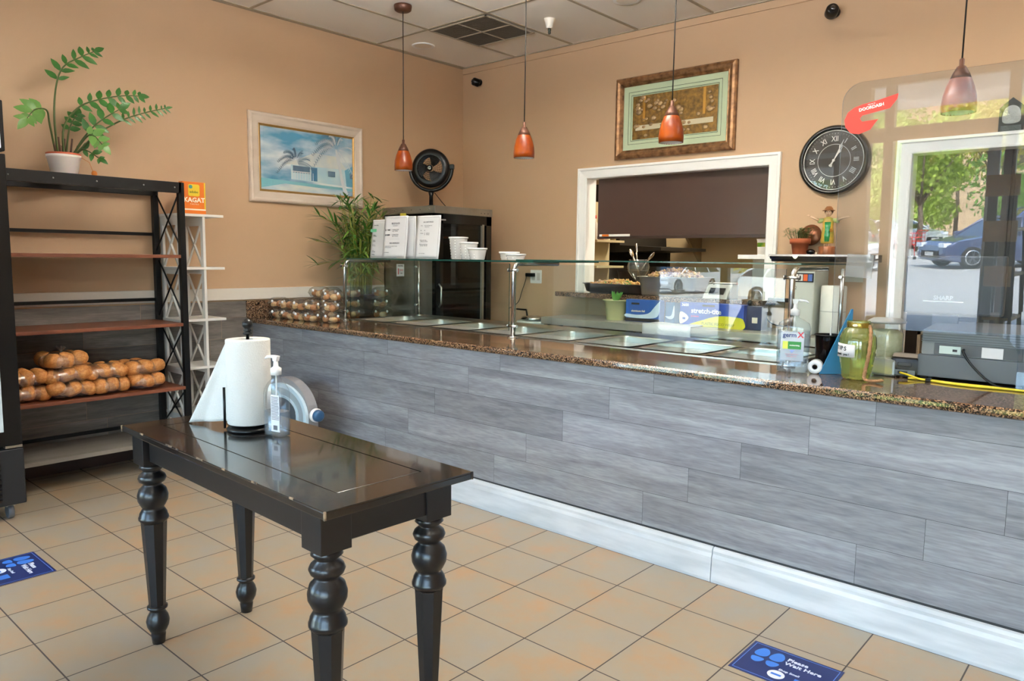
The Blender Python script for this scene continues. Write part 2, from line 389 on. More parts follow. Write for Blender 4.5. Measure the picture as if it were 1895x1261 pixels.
edge(XL + .005, -2.10, 1.62); edge(-2.10, 1.43, .80); edge(1.43, CX1 + .02, 1.30)
b.obj('slab', M_gran, ct)
B().box(XL + .002, XL + .024, .29, 1.62, .963, 1.10, .002).obj('backsplash', M_gran, ct)
# back support of the counter (out of sight side)
b = B().box(-2.10, 1.43, 1.60, 1.63, .55, .93).box(-2.12, -2.08, .80, 1.6, 0, .92).box(1.40, 1.43, .8, 1.3, 0, .92).box(1.43, CX1, 1.26, 1.3, 0, .92).box(-2.72, -2.1, 1.58, 1.62, 0, .92)
b.obj('rear_panel', mat('grey laminate', '77756f', .5), cb)

# ------------------------------------------------------------------ steam table and pans
st = thing('steam_table', 'stainless steam table frame set behind the granite counter', 'steam table', (0, 0, 0))
b = B(); PX0 = -2.09; PW = .4325; N8 = 8
b.box(PX0, 1.40, .80, .825, .93, .968, .002).box(PX0, 1.40, 1.385, 1.60, .93, .968, .003)
for k in range(N8 + 1):
    x = PX0 + PW * k; b.box(max(PX0, x - .016), min(1.40, x + .016), .82, 1.39, .945, .967)
b.obj('rim', M_steel, st)
B().box(PX0, 1.40, .84, 1.56, .30, .62).obj('lower_cabinet', mat('dull steel', '8a8a88', .4, 1), st)
def pan_mesh(w=.395, l=.55, d=.15):
    b = B(); prof = [(0, .0), (.012, .0), (.016, -.012), (.022, -d + .03), (.045, -d)]
    rings = []
    for ins, z in prof:
        rr = max(.012, .045 - ins * .2)
        rings.append([b.v((x, y, z)) for x, y in rrect(w - 2 * ins, l - 2 * ins, rr, 5)])
    for a, c in zip(rings, rings[1:]):
        n = len(a)
        for i in range(n): b.f([a[i], a[(i + 1) % n], c[(i + 1) % n], c[i]], True)
    b.f(rings[-1]); return b
ords = ['first', 'second', 'third', 'fourth', 'fifth', 'sixth', 'seventh', 'eighth']
pan0 = None
for k in range(N8):
    if pan0 is None: p = pan0 = pan_mesh().obj('food_pan', M_pan)
    else: p = pan0.copy(); COL.objects.link(p)
    p.location = (PX0 + PW * (k + .5), 1.105, .9705)
    tag(p, f'empty stainless food pan, {ords[k]} from the bamboo end of the steam table', 'food pan', 'food pans in the steam table')

# ------------------------------------------------------------------ sneeze guard
sg = thing('sneeze_guard', 'glass sneeze guard on curved steel posts above the food pans', 'sneeze guard', (0, 0, 0))
ZG = 1.440; PXs = (-2.085, -.335, 1.412); YP = .775
def post(x, y0=.775, y1=1.22, ztop=1.425):
    pts = [(x, y0, .963), (x, y0, ztop - .06)] + [(x, y0 + .05 * (1 - math.cos(a)), ztop - .05 + .05 * math.sin(a)) for a in [PI / 2 * i / 6 for i in range(7)]] + [(x, y1, ztop)]
    b = B().tube(pts, .0135, 14); b.lathe([(.034, .963), (.034, .97), (.016, .974)], (x, y0, 0), 16); return b
def clamp(x, z, y=.775):
    return B().tube([(x - .036, y - .008, z), (x + .036, y - .008, z)], .0085, 12).tube([(x - .038, y - .008, z), (x - .034, y - .008, z)], .012, 12).tube([(x + .034, y - .008, z), (x + .038, y - .008, z)], .012, 12)
for x in PXs:
    p = post(x).obj('post', M_chrome, sg)
    for z in (1.385, 1.035): clamp(x, z).obj('clamp', M_chrome, p)
for x in (-2.02, 1.412):
    b = B().tube([(x, 1.48, .968), (x, 1.48, 1.425)], .011, 12).lathe([(.045, .968), (.045, .975), (.018, .979)], (x, 1.48, 0), 16)
    b.tube([(x, 1.48, 1.38), (x, 1.44, 1.38)], .009).tube([(x, 1.48, 1.06), (x, 1.44, 1.06)], .009)
    b.obj('rear_post', M_chrome, sg)
def pane(name, x0, x1, y0, y1, z0, z1):
    b = B(); b.mi = 0; b.box(x0, x1, y0, y1, z0, z1)
    b.bm.faces.ensure_lookup_table()
    dims = (x1 - x0, y1 - y0, z1 - z0); thin = dims.index(min(dims))
    for fc in b.bm.faces:
        fc.normal_update(); n = fc.normal
        if abs(n[thin]) < .5: fc.material_index = 1
    return b.obj(name, [M_glass, M_gedge], sg)
pane('top_glass', -2.10, -.20, .80, 1.50, ZG - .005, ZG + .005)
pane('top_glass', -.34, 1.44, .80, 1.50, ZG + .0055, ZG + .0125)
pane('front_glass', -2.06, -.36, .762, .768, 1.005, 1.425)
pane('front_glass', -.31, 1.385, .762, .768, 1.005, 1.425)
b = B()
pane('end_glass', -2.055, -2.049, .80, 1.46, .985, 1.43)
s_ = B().box(-2.046, -2.0435, 1.26, 1.34, 1.30, 1.40).obj('warning_sticker', M_paper, sg)
text('ENTRE', .018, M_inkd, s_, (-2.042, 1.30, 1.385), (90, 0, 90)); text('!135', .018, M_red, s_, (-2.042, 1.31, 1.35), (90, 0, 90)); text('min', .014, M_inkd, s_, (-2.042, 1.31, 1.325), (90, 0, 90))
B().box(-2.042, -2.040, 1.273, 1.279, 1.315, 1.365).obj('red_bar', M_red, s_)
#@@NEXT
# ------------------------------------------------------------------ black console table
def worn(name, col, c2): return mat(name, col, .2, coat=.7, nz=(6, c2, .45, (1, 1, 1)), bump=.03, bscale=30)
M_tab = worn('worn black lacquer', '0f0d0b', '1b1613'); M_leg = mat('black turned wood', '0d0d0f', .33, coat=.2, bump=.02, bscale=30)
M_scuff = mat('bare scuffed edge wood', '9c8468', .6, nz=(35, '2a211c', .1, (1, 1, 1)))
tb = thing('console_table', 'worn black wooden table with turned legs in the middle of the tiled floor', 'table', (.573, -1.432, 0), -1.7)
L2, W2, ZT = .668, .252, .83
b = B(); b.box(-L2, L2, -W2, W2, ZT - .024, ZT - .003, .003)
I_ = .105
for q in ([(-L2, -W2), (L2, -W2), (L2 - I_, -W2 + I_), (-L2 + I_, -W2 + I_)], [(L2, -W2), (L2, W2), (L2 - I_, W2 - I_), (L2 - I_, -W2 + I_)],
          [(L2, W2), (-L2, W2), (-L2 + I_, W2 - I_), (L2 - I_, W2 - I_)], [(-L2, W2), (-L2, -W2), (-L2 + I_, -W2 + I_), (-L2 + I_, W2 - I_)]): b.prism(q, ZT - .0035, ZT, 'z')
b.box(-L2 + .109, L2 - .109, -W2 + .109, W2 - .109, ZT - .004, ZT, .0012)
top = b.obj('tabletop', M_tab, tb)
b = B()
for sx, sy in ((-1, -1), (1, -1), (1, 1), (-1, 1)):
    b.box(sx * L2 - .003, sx * L2 + .003, sy * W2 - .003, sy * W2 + .003, ZT - .023, ZT + .0005, .001)
for x, w in ((-.5, .03), (-.28, .05), (-.2, .02), (-.05, .045), (.12, .02), (.3, .03), (.5, .02)): b.box(x, x + w, -W2 - .0006, -W2 + .0025, ZT - .005, ZT + .0004)
b.obj('worn_edge', M_scuff, top)['kind'] = 'stuff'
for a in ((-.52, .52, -.215, -.197), (-.52, .52, .197, .215)): B().box(a[0], a[1], a[2], a[3], ZT - .115, ZT - .024, .002).obj('apron', M_leg, tb)
for a in ((-.615, -.597, -.14, .14), (.597, .615, -.14, .14)): B().box(a[0], a[1], a[2], a[3], ZT - .115, ZT - .024, .002).obj('apron', M_leg, tb)
lp = [(.036, .695), (.040, .688), (.043, .680), (.030, .668), (.030, .664), (.044, .652), (.049, .640), (.044, .627), (.031, .618), (.033, .612), (.047, .598), (.0535, .575), (.052, .556), (.042, .535), (.036, .527), (.040, .520), (.047, .508), (.049, .497), (.052, .492), (.052, .484), (.046, .478), (.043, .472)]
lp2 = [(.028, .150), (.036, .146), (.036, .138), (.028, .132), (.026, .126), (.036, .108), (.041, .088), (.038, .068), (.030, .050), (.024, .043), (.026, .036), (.022, .0)]
for sx in (-1, 1):
    for sy in (-1, 1):
        c = (sx * .575, -.188 if sy < 0 else .165, 0)
        b = B().box(c[0] - .047, c[0] + .047, c[1] - .047, c[1] + .047, .695, ZT - .024, .002)
        b.lathe(lp, c, 28)
        T0 = b.T; b.T = T0 @ tr(*c) @ rz(22.5); b.lathe([(.046, .474), (.0445, .470), (.029, .150), (.027, .146)], n=8, smooth=False); b.T = T0
        b.lathe(lp2, c, 28).obj('leg', M_leg, tb)

# paper towel holder and roll
TX, TY = .288, -1.372
ph = thing('paper_towel_holder', 'black metal paper towel holder with turned finial on the black table', 'paper towel holder', (TX, TY, .8305))
b = B()
b.lathe([(.078, 0), (.080, .008), (.074, .014), (.05, .018)], (0, 0, 0), 28)
for k in range(3):
    a = 2 * PI * k / 3 + .5; b.sph((.072 * math.cos(a), .072 * math.sin(a), .007), .008, 10, 8, (1, 1, .8))
b.obj('base', M_blkpl, ph)
B().lathe([(.006, .018), (.006, .345), (.016, .347), (.017, .351), (.011, .355), (.012, .358), (.016, .361), (.012, .365), (.011, .368), (.017, .375), (.019, .383), (.017, .392), (.010, .399), (.004, .402)], n=20).obj('finial_rod', M_blkpl, ph)
B().tube([(-.056, -.066, .006), (-.056, -.066, .155)], .0048, 10).obj('tension_arm', M_blkpl, ph)
M_towel = mat('paper towel', 'dadad6', .9, bump=.35, bscale=190)
pt = thing('paper_towel_roll', 'white paper towel roll with a loose hanging sheet on the black holder', 'paper towel', (TX, TY, .8305))
B().lathe([(.019, .329), (.020, .330), (.0755, .330), (.077, .327), (.077, .030), (.0755, .027), (.02, .027), (.019, .03), (.019, .329)], n=48, cap0=False, cap1=False).obj('roll', M_towel, pt)
def flap(u, v):   # u from the roll outwards, v bottom to top
    z = .330 - (1 - v) * .303 - .024 * u * (1 - v)
    a = math.radians(250); r = .0785
    ax, ay = r * math.cos(a) - .045, -r * .62 - .02
    wid = .190 * u * (1 - v) ** .92
    wob = .010 * math.sin(6 * u * PI * .6 + 3 * v) * u * (1 - v)
    sx_, sy_ = -.0775 * math.cos(.55), -.0775 * math.sin(.55)
    return (sx_ + -.97 * wid + .02 * wob, sy_ - .30 * wid + wob, z)
b = B().grid(flap, 26, 26); fl = b.obj('loose_sheet', M_towel, pt)
md = fl.modifiers.new('thick', 'SOLIDIFY'); md.thickness = .0012

# sanitizer bottle on the table
M_bot = glass('clear bottle plastic', 'f4f8fa', .05, gain=1.1, haze=.02)
M_gel = glass('clear gel', 'e6eef6', .05, gain=1.0, haze=.10, hazecol='dfe8f2')
M_lab = mat('back label', 'd9dae0', .5)
def squircle(w, d, n=28, p=3.2):
    return [(w * math.copysign(abs(math.cos(t)) ** (2 / p), math.cos(t)), d * math.copysign(abs(math.sin(t)) ** (2 / p), math.sin(t))) for t in [2 * PI * k / n for k in range(n)]]
def loft(b, secs, cap0=True, cap1=True, smooth=True):
    rings = [[b.v((x, y, z)) for x, y in pts] for pts, z in secs]
    for a, c in zip(rings, rings[1:]):
        n = len(a)
        for i in range(n): b.f([a[i], a[(i + 1) % n], c[(i + 1) % n], c[i]], smooth)
    if cap0: b.f(list(reversed(rings[0])))
    if cap1: b.f(rings[-1])
    return b
def pump(parent, z, d=-1, m=None, s=1.0):
    m = m or M_whitepl
    b = B().lathe([(.016 * s, z), (.0165 * s, z + .020 * s), (.010 * s, z + .024 * s), (.008 * s, z + .026 * s), (.0065 * s, z + .042 * s)], n=18)
    zt = z + .042 * s
    b.prism([(-.011 * s, zt), (.009 * s, zt), (.013 * s, zt + .018 * s), (-.014 * s, zt + .019 * s)] if 0 else [(-.007 * s, zt), (.007 * s, zt), (.012 * s, zt + .016 * s), (-.010 * s, zt + .017 * s)], -.007 * s, .007 * s, 'y', .001)
    b.tube([(d * .006 * s, 0, zt + .013 * s), (d * .035 * s, 0, zt + .011 * s), (d * .044 * s, 0, zt + .005 * s)], [.005 * s, .0042 * s, .003 * s], 10)
    b.obj('pump', m, parent)
    B().tube([(0, 0, z), (0, 0, z - .17 * s)], .0028, 8).obj('dip_tube', m, parent)
sb = thing('hand_sanitizer_bottle', 'half-full clear hand sanitizer pump bottle on the black table', 'bottle', (.438, -1.352, .8305), 12)
loft(B(), [(squircle(.038, .022), 0), (squircle(.047, .028), .004), (squircle(.0485, .029), .02), (squircle(.0485, .029), .15), (squircle(.046, .027), .165), (squircle(.030, .022), .187), (squircle(.016, .015, p=2), .203), (squircle(.0145, .0145, p=2), .215)]).obj('bottle', M_bot, sb)
loft(B(), [(squircle(.044, .025), .004), (squircle(.0455, .0265), .02), (squircle(.0455, .0265), .088)]).obj('gel', M_gel, sb)
pump(sb, .215, -1, s=1.15)
lb = B().box(.006, .046, -.0325, -.0312, .022, .15).obj('back_label', M_lab, sb)
b = B()
for k in range(16):
    z = .142 - k * .0052; w = .030 + .006 * R.random(); b.box(.009, .009 + w, -.0332, -.0326, z, z + .0022)
for k in range(9): b.box(.017 + k * .0022, .0182 + k * .0022, -.0332, -.0326, .028, .044)
b.obj('fine_print', M_ink, lb)['kind'] = 'stuff'

# ------------------------------------------------------------------ floor decals
M_navy = mat('navy vinyl', '1b2b66', .45); M_blue = mat('blue vinyl print', '3d7fdd', .45); M_dwh = mat('white vinyl print', 'dfe4f2', .45); M_dbl = mat('light blue line', '5f86d8', .45)
def decal(x, y, label, rot=0):
    t = thing('floor_decal', label, 'floor decal', (x, y, 0), rot, 'blue wait here decals on the floor')
    ba = B().box(-.165, .165, -.12, .12, .0003, .0018).obj('vinyl_sheet', M_navy, t)
    b = B()
    for a in ((-.155, .155, .108, .1105), (-.155, .155, -.1105, -.108), (-.155, -.1525, -.11, .11), (.1525, .155, -.11, .11)): b.box(*a, .0018, .0022)
    b.obj('border_line', M_dbl, t)
    for cx in (-.108, -.052):
        b = B(); pts = outline([(cx - .022, .03), (cx - .024, .055), (cx - .010, .085), (cx + .010, .087), (cx + .024, .062), (cx + .021, .035), (cx, .022)], 5)
        b.prism(pts, .0018, .0023); b.prism(outline([(cx - .020, .010), (cx + .020, .012), (cx + .020, -.008), (cx + .004, -.024), (cx - .016, -.016)], 5), .0018, .0023)
        b.obj('footprint', M_blue, t)
    text('Please\nWait Here', .030, M_dwh, t, (-.018, .050, .0019), (0, 0, 0), al='LEFT', bold=.0008)
    text('Shop Small', .017, M_dwh, t, (-.018, -.022, .0019), (0, 0, 0), al='LEFT', bold=.0004)
    B().lathe([(.030, .0018), (.030, .0023)], (-.012, -.062, 0), 28, sx=1.0, sy=.95).obj('round_emblem', M_dwh, t)
    B().box(-.03, .006, -.068, -.056, .0023, .0026).obj('emblem_band', M_blue, t)
    B().box(.05, .10, -.085, -.045, .0018, .0023).obj('small_panel', M_blue, t)
    return t
decal(1.825, -.17, 'blue please wait here floor decal nearest the white counter baseboard')
decal(-1.16, -1.76, 'blue please wait here floor decal in front of the black glass-door cooler')
decal(-.535, -.155, 'blue floor decal mostly hidden behind the black table')

# ------------------------------------------------------------------ black shelving rack with bread
rk = thing('shelving_rack', 'tall black metal shelving rack with brown wood shelves along the left wall', 'shelving rack', (-2.48, -.95, 0))
X0, X1, Y0, Y1 = -.20, .20, -.545, .545; ZR = 1.935
for x in (X0, X1):
    for y in (Y0, Y1): B().box(x - .019, x + .019, y - .019, y + .019, 0, ZR, .002).obj('post', M_black, rk)
b = B(); b.box(X1 - .019, X1 + .019, Y0, Y1, ZR - .07, ZR, .002).box(X0 - .019, X0 + .019, Y0, Y1, ZR - .07, ZR, .002).box(X0, X1, Y0 - .018, Y0 + .018, ZR - .04, ZR, .002).box(X0, X1, Y1 - .018, Y1 + .018, ZR - .04, ZR, .002)
b.box(X0, X1, -.2, -.17, ZR - .02, ZR).box(X0, X1, .17, .2, ZR - .02, ZR); b.obj('top_frame', M_black, rk)
for z in (1.455, .995, .56):
    s = B().box(X0 - .015, X1 + .022, Y0 + .02, Y1 - .02, z - .022, z, .002).obj('shelf', M_shelfw, rk)
B().box(X0 - .015, X1 + .03, Y0 + .02, Y1 - .02, .185, .212, .002).obj('bottom_shelf', mat('greyed bottom board', '8b857c', .6, nz=(9, '6c655d', .3, (1, .2, 1))), rk)
for z in (1.60, 1.14, .70, .25): B().box(X0 - .012, X0 + .005, Y0, Y1, z - .014, z + .008).obj('back_rail', M_black, rk)
for y in (Y0, Y1):
    for z0, z1 in ((1.47, ZR - .05), (1.01, 1.43), (.58, .97), (.23, .54)):
        b = B().tube([(X0, y - .004, z0), (X1, y - .004, z1)], .006, 6).tube([(X0, y + .008, z1), (X1, y + .008, z0)], .006, 6); b.obj('cross_brace', M_black, rk)
b = B()
for y in (-.45, -.22, .02, .30, .50): b.sph((X1 + .02, y, ZR - .035), .005, 8, 6)
b.obj('screw', M_steel, rk)
struct('baseboard_left', B().box(XL + .012, XL + .03, YF, .33, 0, .15, .003), mat('dark brown baseboard', '2f1d17', .5))

M_roll = mat('golden baked bread', 'd9a05e', .45, nz=(5, 'b4682f', .25, (1, 1, 1)), bump=.15, bscale=30)
M_film = glass('clear plastic bag film', 'f6f6f4', .08, rough=.16, gain=1.6, haze=.06)
rollm = B(); loft(rollm, [(squircle(.35, .35, 20, 2.6), -.80), (squircle(.78, .78, 20, 2.8), -.66), (squircle(.98, .98, 20, 3), -.25), (squircle(1.0, 1.0, 20, 3), .15), (squircle(.86, .86, 20, 2.8), .58), (squircle(.55, .55, 20, 2.5), .82), (squircle(.15, .15, 20, 2), .9)])
roll0 = None
def bread_bag(x, y, z, w, label, where, ang=0, tuft=False):
    global roll0
    t = thing('bread_bag', label, 'bag of bread', (x, y, z), ang, 'plastic bags of bread rolls on the rack')
    ws = w / 2; rr = .058
    def fn(u, v):
        th = 2 * PI * u; ph_ = PI * v
        sx = (.112 + .010 * math.sin(5 * th + x * 9)) * abs(math.sin(ph_)) ** .55 * math.copysign(abs(math.cos(th)) ** .7, math.cos(th))
        sy = (ws + .012 + .008 * math.sin(7 * th + y * 11)) * abs(math.sin(ph_)) ** .55 * math.copysign(abs(math.sin(th)) ** .7, math.sin(th))
        zz = .050 - .050 * math.cos(ph_) * 1.0
        return (sx, sy, zz + .004 * math.sin(9 * th) * math.sin(ph_))
    B().grid(fn, 36, 12).obj('bag_film', M_film, t)
    if tuft:
        b = B()
        for k in range(9):
            a = 2 * PI * k / 9 + R.random(); h = .035 + .02 * R.random()
            b.poly([(0, 0, .095), (.02 * math.cos(a), .02 * math.sin(a), .095 + h), (.03 * math.cos(a + .5), .03 * math.sin(a + .5), .095 + h * .8)])
        b.obj('knotted_top', M_film, t)
    for i in range(3):
        for j in range(2):
            if roll0 is None: o = roll0 = rollm.obj('bread_roll', M_roll)
            else: o = roll0.copy(); COL.objects.link(o)
            o.scale = (rr * R.uniform(.9, 1.1), ws / 3 * R.uniform(1.1, 1.4), R.uniform(.046, .056))
            a = math.radians(ang); lx, ly = (-.052 + .104 * j), (-ws * .66 + ws * .66 * i)
            o.location = (x + lx * math.cos(a) - ly * math.sin(a), y + lx * math.sin(a) + ly * math.cos(a), z + .057 + .010 * R.uniform(-1, 1) * (i != 1))
            o.rotation_euler = (R.uniform(-.45, .45), R.uniform(-.35, .35), R.uniform(-.6, .6) + a)
            tag(o, f'golden bread roll inside {where}', 'bread roll', 'bread rolls in ' + where)
SHZ = .5605
for a in [(-2.40, -1.345, 0, .22, 'lower bag of bread rolls beside the black cooler', 'the lower bag beside the cooler', 5),
          (-2.40, -1.345, 1, .20, 'upper bag of bread rolls beside the black cooler', 'the upper bag beside the cooler', -6),
          (-2.38, -1.11, 0, .27, 'bottom bag of bread rolls in the tallest pile of three', 'the bottom bag of the tallest pile', 3),
          (-2.38, -1.13, 1, .25, 'middle bag of bread rolls in the tallest pile of three', 'the middle bag of the tallest pile', -3),
          (-2.38, -1.14, 2, .22, 'top bag of bread rolls with knotted plastic on the tallest pile', 'the top bag of the tallest pile', 8),
          (-2.38, -.885, 0, .21, 'lower bag of bread rolls between the tallest pile and the rack end', 'the lower bag of the middle pile', 10),
          (-2.39, -.905, 1, .26, 'upper bag of bread rolls between the tallest pile and the rack end', 'the upper bag of the middle pile', -5),
          (-2.39, -.645, 0, .21, 'lower bag of bread rolls by the cross-braced rack end', 'the lower bag by the rack end', -8),
          (-2.40, -.665, 1, .24, 'upper bag of bread rolls by the cross-braced rack end', 'the upper bag by the rack end', 4)]:
    bread_bag(a[0], a[1], SHZ + .001 + a[2] * .092, a[3], a[4], a[5], a[6], tuft=a[2] == 2)

# ------------------------------------------------------------------ white etagere with orange sign
et = thing('white_etagere', 'narrow white open shelf tower with crossed sides next to the black rack', 'shelf unit', (-2.54, -.30, 0))
M_wsh = mat('white painted wood', 'dcdad5', .45)
ZS = (.33, .665, 1.005, 1.37, 1.74)
for z in ZS: B().box(-.155, .155, -.08, .25, z - .018, z, .002).obj('shelf', M_wsh, et)
for y in (-.062, .105):
    f = B()
    for x in (-.13, .13): f.box(x - .02, x + .02, y - .009, y + .009, 0, 1.722, .001)
    for z in (.06,) + ZS[:-1]: f.box(-.13, .13, y - .008, y + .008, z - .05, z - .018)
    f.box(-.13, .13, y - .008, y + .008, 1.66, 1.722)
    f = f.obj('side_frame', M_wsh, et)
    for z0, z1 in zip(ZS, ZS[1:]):
        B().tube([(-.11, y, z0 + .01), (.11, y, z1 - .06)], .009, 4, smooth=False).tube([(-.11, y, z1 - .06), (.11, y, z0 + .01)], .009, 4, smooth=False).obj('cross_slat', M_wsh, f)
og = thing('orange_snack_sign', 'orange and yellow snack box standing on top of the white shelf tower', 'box', (-2.50, -.215, 1.741), 0)
M_or = mat('orange card', 'e2761c', .45); M_ye = mat('yellow print', 'e4c62c', .45); M_cr = mat('cream print', 'f6e9d4', .5)
B().box(-.03, .03, -.085, .08, 0, .225, .002).obj('box_body', M_or, og)
B().box(.0302, .0312, .069, .078, .035, .223).obj('yellow_edge', M_ye, og)
B(tr(.0305, -.005, .167) @ ry(90) @ rz(90)).prism(rrect(.082, .082, .012), -.0002, .001).obj('logo_square', M_ye, og)
text('adobo', .024, mat('olive print', '6d7414', .5), og, (.0322, -.005, .155), (90, 0, 90), bold=.0005)
B(tr(.0318, -.028, .19) @ ry(90)).lathe([(.013, 0), (.013, .0012)], n=16).obj('teal_dot', mat('teal print', '4f9c98', .5), og)
text('KAGAT', .045, M_cr, og, (.0312, -.004, .098), (90, 0, 90), sx=1.02, bold=.0014)
text('T A S T E S', .013, M_cr, og, (.0312, -.004, .070), (90, 0, 90))
B().box(.0302, .0312, -.082, .078, .028, .038).obj('cream_stripe', M_cr, og)

# ------------------------------------------------------------------ potted zz plant on the rack
def leafmat(n, c1, c2): return mat(n, c1, .35, nz=(14, c2, .3, (1, 1, 1)))
M_zz = leafmat('glossy zz leaf', '3f7a2e', '2c5c20'); M_zzl = leafmat('pale zz leaf', '6f9a48', '55863a'); M_stem = mat('green stem', '4c5f2c', .5)
zp = thing('potted_zz_plant', 'arching green plant in a white plastic pot on top of the black rack', 'potted plant', (-2.50, -1.03, 1.936))
B().lathe([(.068, 0), (.072, .004), (.092, .105), (.097, .112), (.097, .128), (.090, .128), (.086, .10), (.086, .095)], n=32, cap1=True).obj('pot', mat('translucent white pot', 'e9e2de', .35, sss=.2), zp)
B().lathe([(.091, .118), (.096, .128), (.098, .137), (.092, .140), (.089, .132)], n=32, cap0=False, cap1=False).obj('pot_rim', mat('terracotta rim', 'c9603f', .5), zp)
B().lathe([(.086, .10), (.04, .118), (.001, .122)], n=20).obj('soil', mat('soil', '3c2a1c', .95, bump=.5, bscale=80), zp)
def leaf(b, p, d, up, l, w, fold=.15):
    if l > .085 and w < .03 and (p + d.normalized() * l).x < -.27: return
    d = d.normalized(); s = d.cross(up)
    if s.length < 1e-3: s = d.orthogonal()
    s.normalize(); n = s.cross(d)
    ts = (0, .12, .35, .6, .82, 1); ws = (.08, .55, 1, .9, .5, .03); mid = []; lf = []; rt = []
    for t, q in zip(ts, ws):
        c = p + d * l * t - n * (l * .18 * t * t)
        mid.append(b.bm.verts.new(b.T @ c)); e = s * w * .5 * q + n * fold * w * .5 * q
        lf.append(b.bm.verts.new(b.T @ (c + e))); rt.append(b.bm.verts.new(b.T @ (c - s * w * .5 * q + n * fold * w * .5 * q)))
    for k in range(5):
        b.f([mid[k], mid[k + 1], lf[k + 1], lf[k]], True); b.f([mid[k], rt[k], rt[k + 1], mid[k + 1]], True)
def interp(pts, t):
    s = t * (len(pts) - 1); i = min(int(s), len(pts) - 2); f = s - i
    p0 = pts[max(i - 1, 0)]; p1 = pts[i]; p2 = pts[i + 1]; p3 = pts[min(i + 2, len(pts) - 1)]
    return .5 * (2 * p1 + (p2 - p0) * f + (2 * p0 - 5 * p1 + 4 * p2 - p3) * f * f + (3 * p1 - p0 - 3 * p2 + p3) * f ** 3)
def zz_stem(pts, t0, nl, ll, lw, m=None, r=.007):
    pts = [Vector(p) for p in pts]; P = [interp(pts, k / 24) for k in range(25)]
    stem = B().tube(P, [r * (1 - .6 * k / 24) for k in range(25)], 7).obj('stem', M_stem, zp)
    b = B()
    for k in range(nl):
        t = t0 + (1 - t0) * k / (nl - 1) if nl > 1 else 1
        p = interp(pts, min(t, .999)); d = (interp(pts, min(t + .03, 1)) - interp(pts, t - .03)).normalized()
        up = Vector((1, -.35, .3)); side = d.cross(up).normalized()
        for sg_ in (-1, 1):
            dd = side * sg_ + d * .55 + up * R.uniform(-.25, .35); sc = R.uniform(.8, 1.1) * (1 - .3 * (t > .9))
            leaf(b, p, dd, up, ll * sc, lw * sc)
    d = pts[-1] - pts[-2]; leaf(b, pts[-1], d, Vector((1, 0, .3)), ll, lw)
    b.obj('leaflets', m or M_zz, stem)
Z0 = .115
zz_stem([(0, -.03, Z0), (.03, -.05, .35), (0, -.02, .55), (.02, .02, .665), (.05, .11, .735), (.04, .19, .785)], .45, 7, .085, .034)
zz_stem([(.01, .0, Z0), (0, .01, .30), (.04, .09, .43), (.08, .20, .49), (.10, .33, .53), (.10, .43, .545)], .42, 8, .075, .036)
zz_stem([(.02, .04, Z0), (.06, .10, .24), (.12, .17, .34), (.16, .28, .43)], .45, 5, .085, .042, M_zz)
zz_stem([(.03, .04, Z0), (.08, .16, .26), (.12, .29, .36), (.14, .43, .43), (.14, .58, .485)], .55, 9, .06, .018)
zz_stem([(0, -.04, Z0), (.04, -.08, .30), (.06, -.10, .38), (.09, -.17, .37), (.11, -.22, .31)], .62, 5, .09, .046, M_zzl)
zz_stem([(.04, .03, Z0), (.10, .10, .24), (.14, .13, .25), (.16, .17, .20)], .45, 4, .075, .045, M_zzl)
zz_stem([(-.02, .02, Z0), (-.06, .06, .30), (-.10, .12, .40)], .5, 4, .07, .04)
zz_stem([(.0, .05, Z0), (.05, .10, .17), (.10, .17, .12)], .5, 3, .06, .032)
b = B()
for k in range(9):
    a = R.random() * 6.3; r = .055 * R.random(); b.tube([(r * math.cos(a), r * math.sin(a), .11), (r * 1.5 * math.cos(a), r * 1.5 * math.sin(a), .17 + .07 * R.random())], .006, 6)
b.obj('cut_stems', mat('brown stem', '5b4030', .7), zp)
B().tube([(.05, .08, .12), (.08, .12, .09), (.09, .135, .03)], .0015, 5).sph((.095, .14, .022), .017, 10, 8, (1, 1, 1.1)).obj('withered_leaf', mat('orange withered leaf', 'c7742a', .6), zp)

# ------------------------------------------------------------------ glass door cooler
co = thing('glass_door_cooler', 'tall black glass-door beverage cooler on casters at the left of the rack', 'cooler', (-2.25, -1.87, 0))
b = B().box(-.40, .33, -.35, .345, .09, 2.22, .006); b.obj('cabinet', M_blkpl, co)
hd = B().box(.335, .40, -.35, .355, 1.98, 2.24, .006).obj('header', M_blkpl, co)
B().box(.395, .405, -.335, .335, 1.995, 2.225, .003).obj('lit_panel', mat('lit sign face', 'eaf2fa', .3, emit='dfeaf5', es=.35), hd)
dr = B().box(.335, .375, -.35, .36, .42, 1.97, .004)
dr = dr.obj('door', M_blkpl, co)
B().box(.374, .382, -.27, .275, .50, 1.90, .002).obj('door_glass', mat('cooler glass with painted glow', 'c4d2da', .06, coat=.4), dr)  # pale colour stands in for the lit interior and reflection
B().tube([(.385, -.30, .9), (.41, -.30, .92), (.41, -.30, 1.38), (.385, -.30, 1.40)], .009).obj('handle', M_steel, dr)
B().box(.33, .37, .28, .36, .405, .418).obj('hinge', M_steel, co)
g = B().box(.335, .372, -.35, .365, .09, .40, .006).obj('base_grille', mat('charcoal grille', '1c1d20', .5), co)
for k in range(9): B(tr(.374, 0, .125 + k * .028) @ ry(25)).box(-.004, .006, -.32, .25, -.008, .008).obj('louvre', M_blkpl, g)
for x in (-.33, .30):
    for y in (-.29, .30):
        w = B().lathe([(.038, -.014), (.04, -.01), (.04, .01), (.038, .014)], (x, y, .0405), 18, axis='y').obj('caster', mat('grey caster', '5a5d62', .5), co)
        B().box(x - .02, x + .02, y - .022, y + .022, .07, .092).obj('fork', M_steel, w)

